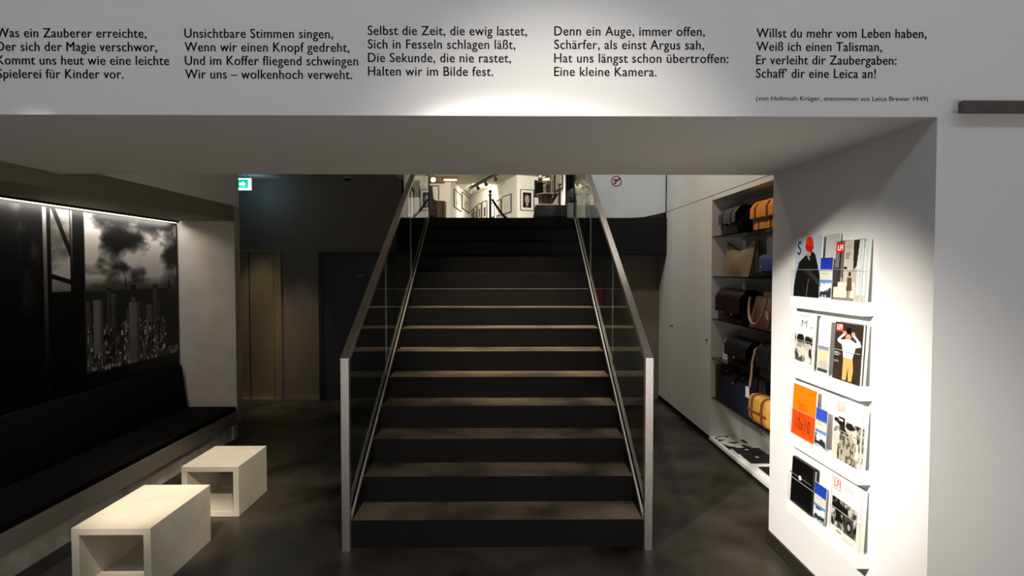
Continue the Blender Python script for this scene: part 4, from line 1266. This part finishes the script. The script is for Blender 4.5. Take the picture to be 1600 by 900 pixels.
# ------------------------------------------------------------------ old machine on its pedestal
om = thing('antique_machine', 'old metal apparatus with brim, column and pale ball on the pedestal', 'machine', (0.655, 9.6, 2.745))
obj('body', lathe(BM(), [(0, 0), (0.115, 0), (0.12, 0.02), (0.115, 0.05), (0.125, 0.165), (0, 0.165)]), 'gunmetal', om, True)
obj('brim', lathe(BM(), [(0, 0.1655), (0.15, 0.1655), (0.175, 0.178), (0.15, 0.186), (0.05, 0.192), (0, 0.192)]), 'gunmetal', om, True)
obj('column', lathe(BM(), [(0, 0.1925), (0.035, 0.1925), (0.035, 0.285), (0, 0.285)]), 'steel', om, True)
b = BM(); ball(b, (-0.005, 0, 0.318), 0.036)
obj('joint', b, 'brass', om, True)
b = BM(); ball(b, (0.02, 0, 0.395), 0.068, sz=.85)
obj('ball', b, 'brass', om, True)
b = BM(); tube(b, [(0.02, 0, 0.455), (0.02, 0.0, 0.52)], 0.03); ball(b, (-0.085, 0.0, 0.44), 0.035, sz=1.6); tube(b, [(-0.085, 0, 0.44), (0.01, 0, 0.47)], 0.012)
obj('upper_arm', b, 'gunmetal', om, True)
for q in (-0.07, 0.0):
    b = BM(); tube(b, [(q, -0.118, 0.11), (q + .02, -0.145, 0.12), (q + .03, -0.15, 0.09), (q + .045, -0.14, 0.04)], 0.008, 8)
    obj('lever', b, 'black', om, True)
pd = thing('pedestal', 'grey pedestal hidden mostly behind the stair lift', 'pedestal', (0.655, 9.6, ZU))
obj('column', box(BM(), -0.16, 0.16, -0.16, 0.16, 0.0, 0.40, 0.004), 'light_grey', pd)
obj('top', box(BM(), -0.18, 0.18, -0.18, 0.18, 0.4005, 0.434, 0.004), 'light_grey', pd)

# ------------------------------------------------------------------ stair lift at the head of the stairs
sl = thing('stair_lift', 'grey rounded stair lift parked at the head of the stairs', 'stair lift', (0, 7.42, ZU))
obj('platform_housing', prism(BM(), [(0.352, 0.01), (0.775, 0.01), (0.775, 0.185), (0.765, 0.198), (0.40, 0.198), (0.375, 0.17)], 'y', 0.0, 0.22, 0.012), 'grey_plastic', sl, True)
obj('foot_slot', box(BM(), 0.39, 0.755, -0.006, -0.0005, 0.012, 0.052), 'black', sl)
obj('column_base', box(BM(), 0.780, 0.890, 0.0, 0.18, 0.0, 0.225, 0.004), 'light_grey', sl)
obj('column_head', prism(BM(), [(0.772, 0.226), (0.890, 0.226), (0.890, 0.41), (0.845, 0.41), (0.805, 0.385)], 'y', 0.0, 0.18, 0.008), 'grey_plastic', sl, True)
obj('control_panel', box(BM(), 0.815, 0.882, -0.012, -0.0005, 0.24, 0.30, 0.003), 'black', sl)
b = BM(); tube(b, [(0.85, -0.02, 0.275), (0.85, -0.0122, 0.275)], 0.009)
obj('button', b, 'red_paint', sl)
for x in (0.40, 0.72):
    obj('foot', box(BM(), x, x + 0.04, 0.03, 0.19, 0.0, 0.0098), 'black', sl)

# ------------------------------------------------------------------ bronze drum at the other side of the landing
dm = thing('bronze_drum', 'curved bronze drum with a grey back board beside the balustrade', 'counter', (-1.02, 8.25, ZU))
obj('drum', lathe(BM(), [(0, 0), (0.17, 0), (0.17, 0.315), (0.165, 0.335), (0.14, 0.345), (0, 0.345)], n=48), 'bronze', dm, True)
for a in (-2.3, -1.75, -1.2, -0.6):
    b = BM(); tube(b, [(0.1705 * math.cos(a), 0.1705 * math.sin(a), 0.005), (0.1705 * math.cos(a), 0.1705 * math.sin(a), 0.33)], 0.003, 6)
    obj('seam', b, 'gunmetal', dm)
obj('back_board', prism(BM(), [(-0.18, 0), (0.075, 0), (0.07, 0.30), (0.035, 0.335), (0.014, 0.36), (0.002, 0.52), (-0.18, 0.52)], 'y', -0.26, -0.20), 'grey_plastic', dm)
b = BM(); tube(b, [(-0.03, -0.268, 0.05), (0.03, -0.272, 0.14)], 0.012, 8); ball(b, (0.0, -0.275, 0.11), 0.035, sy=.3)
obj('red_badge', b, 'red_paint', dm, True)
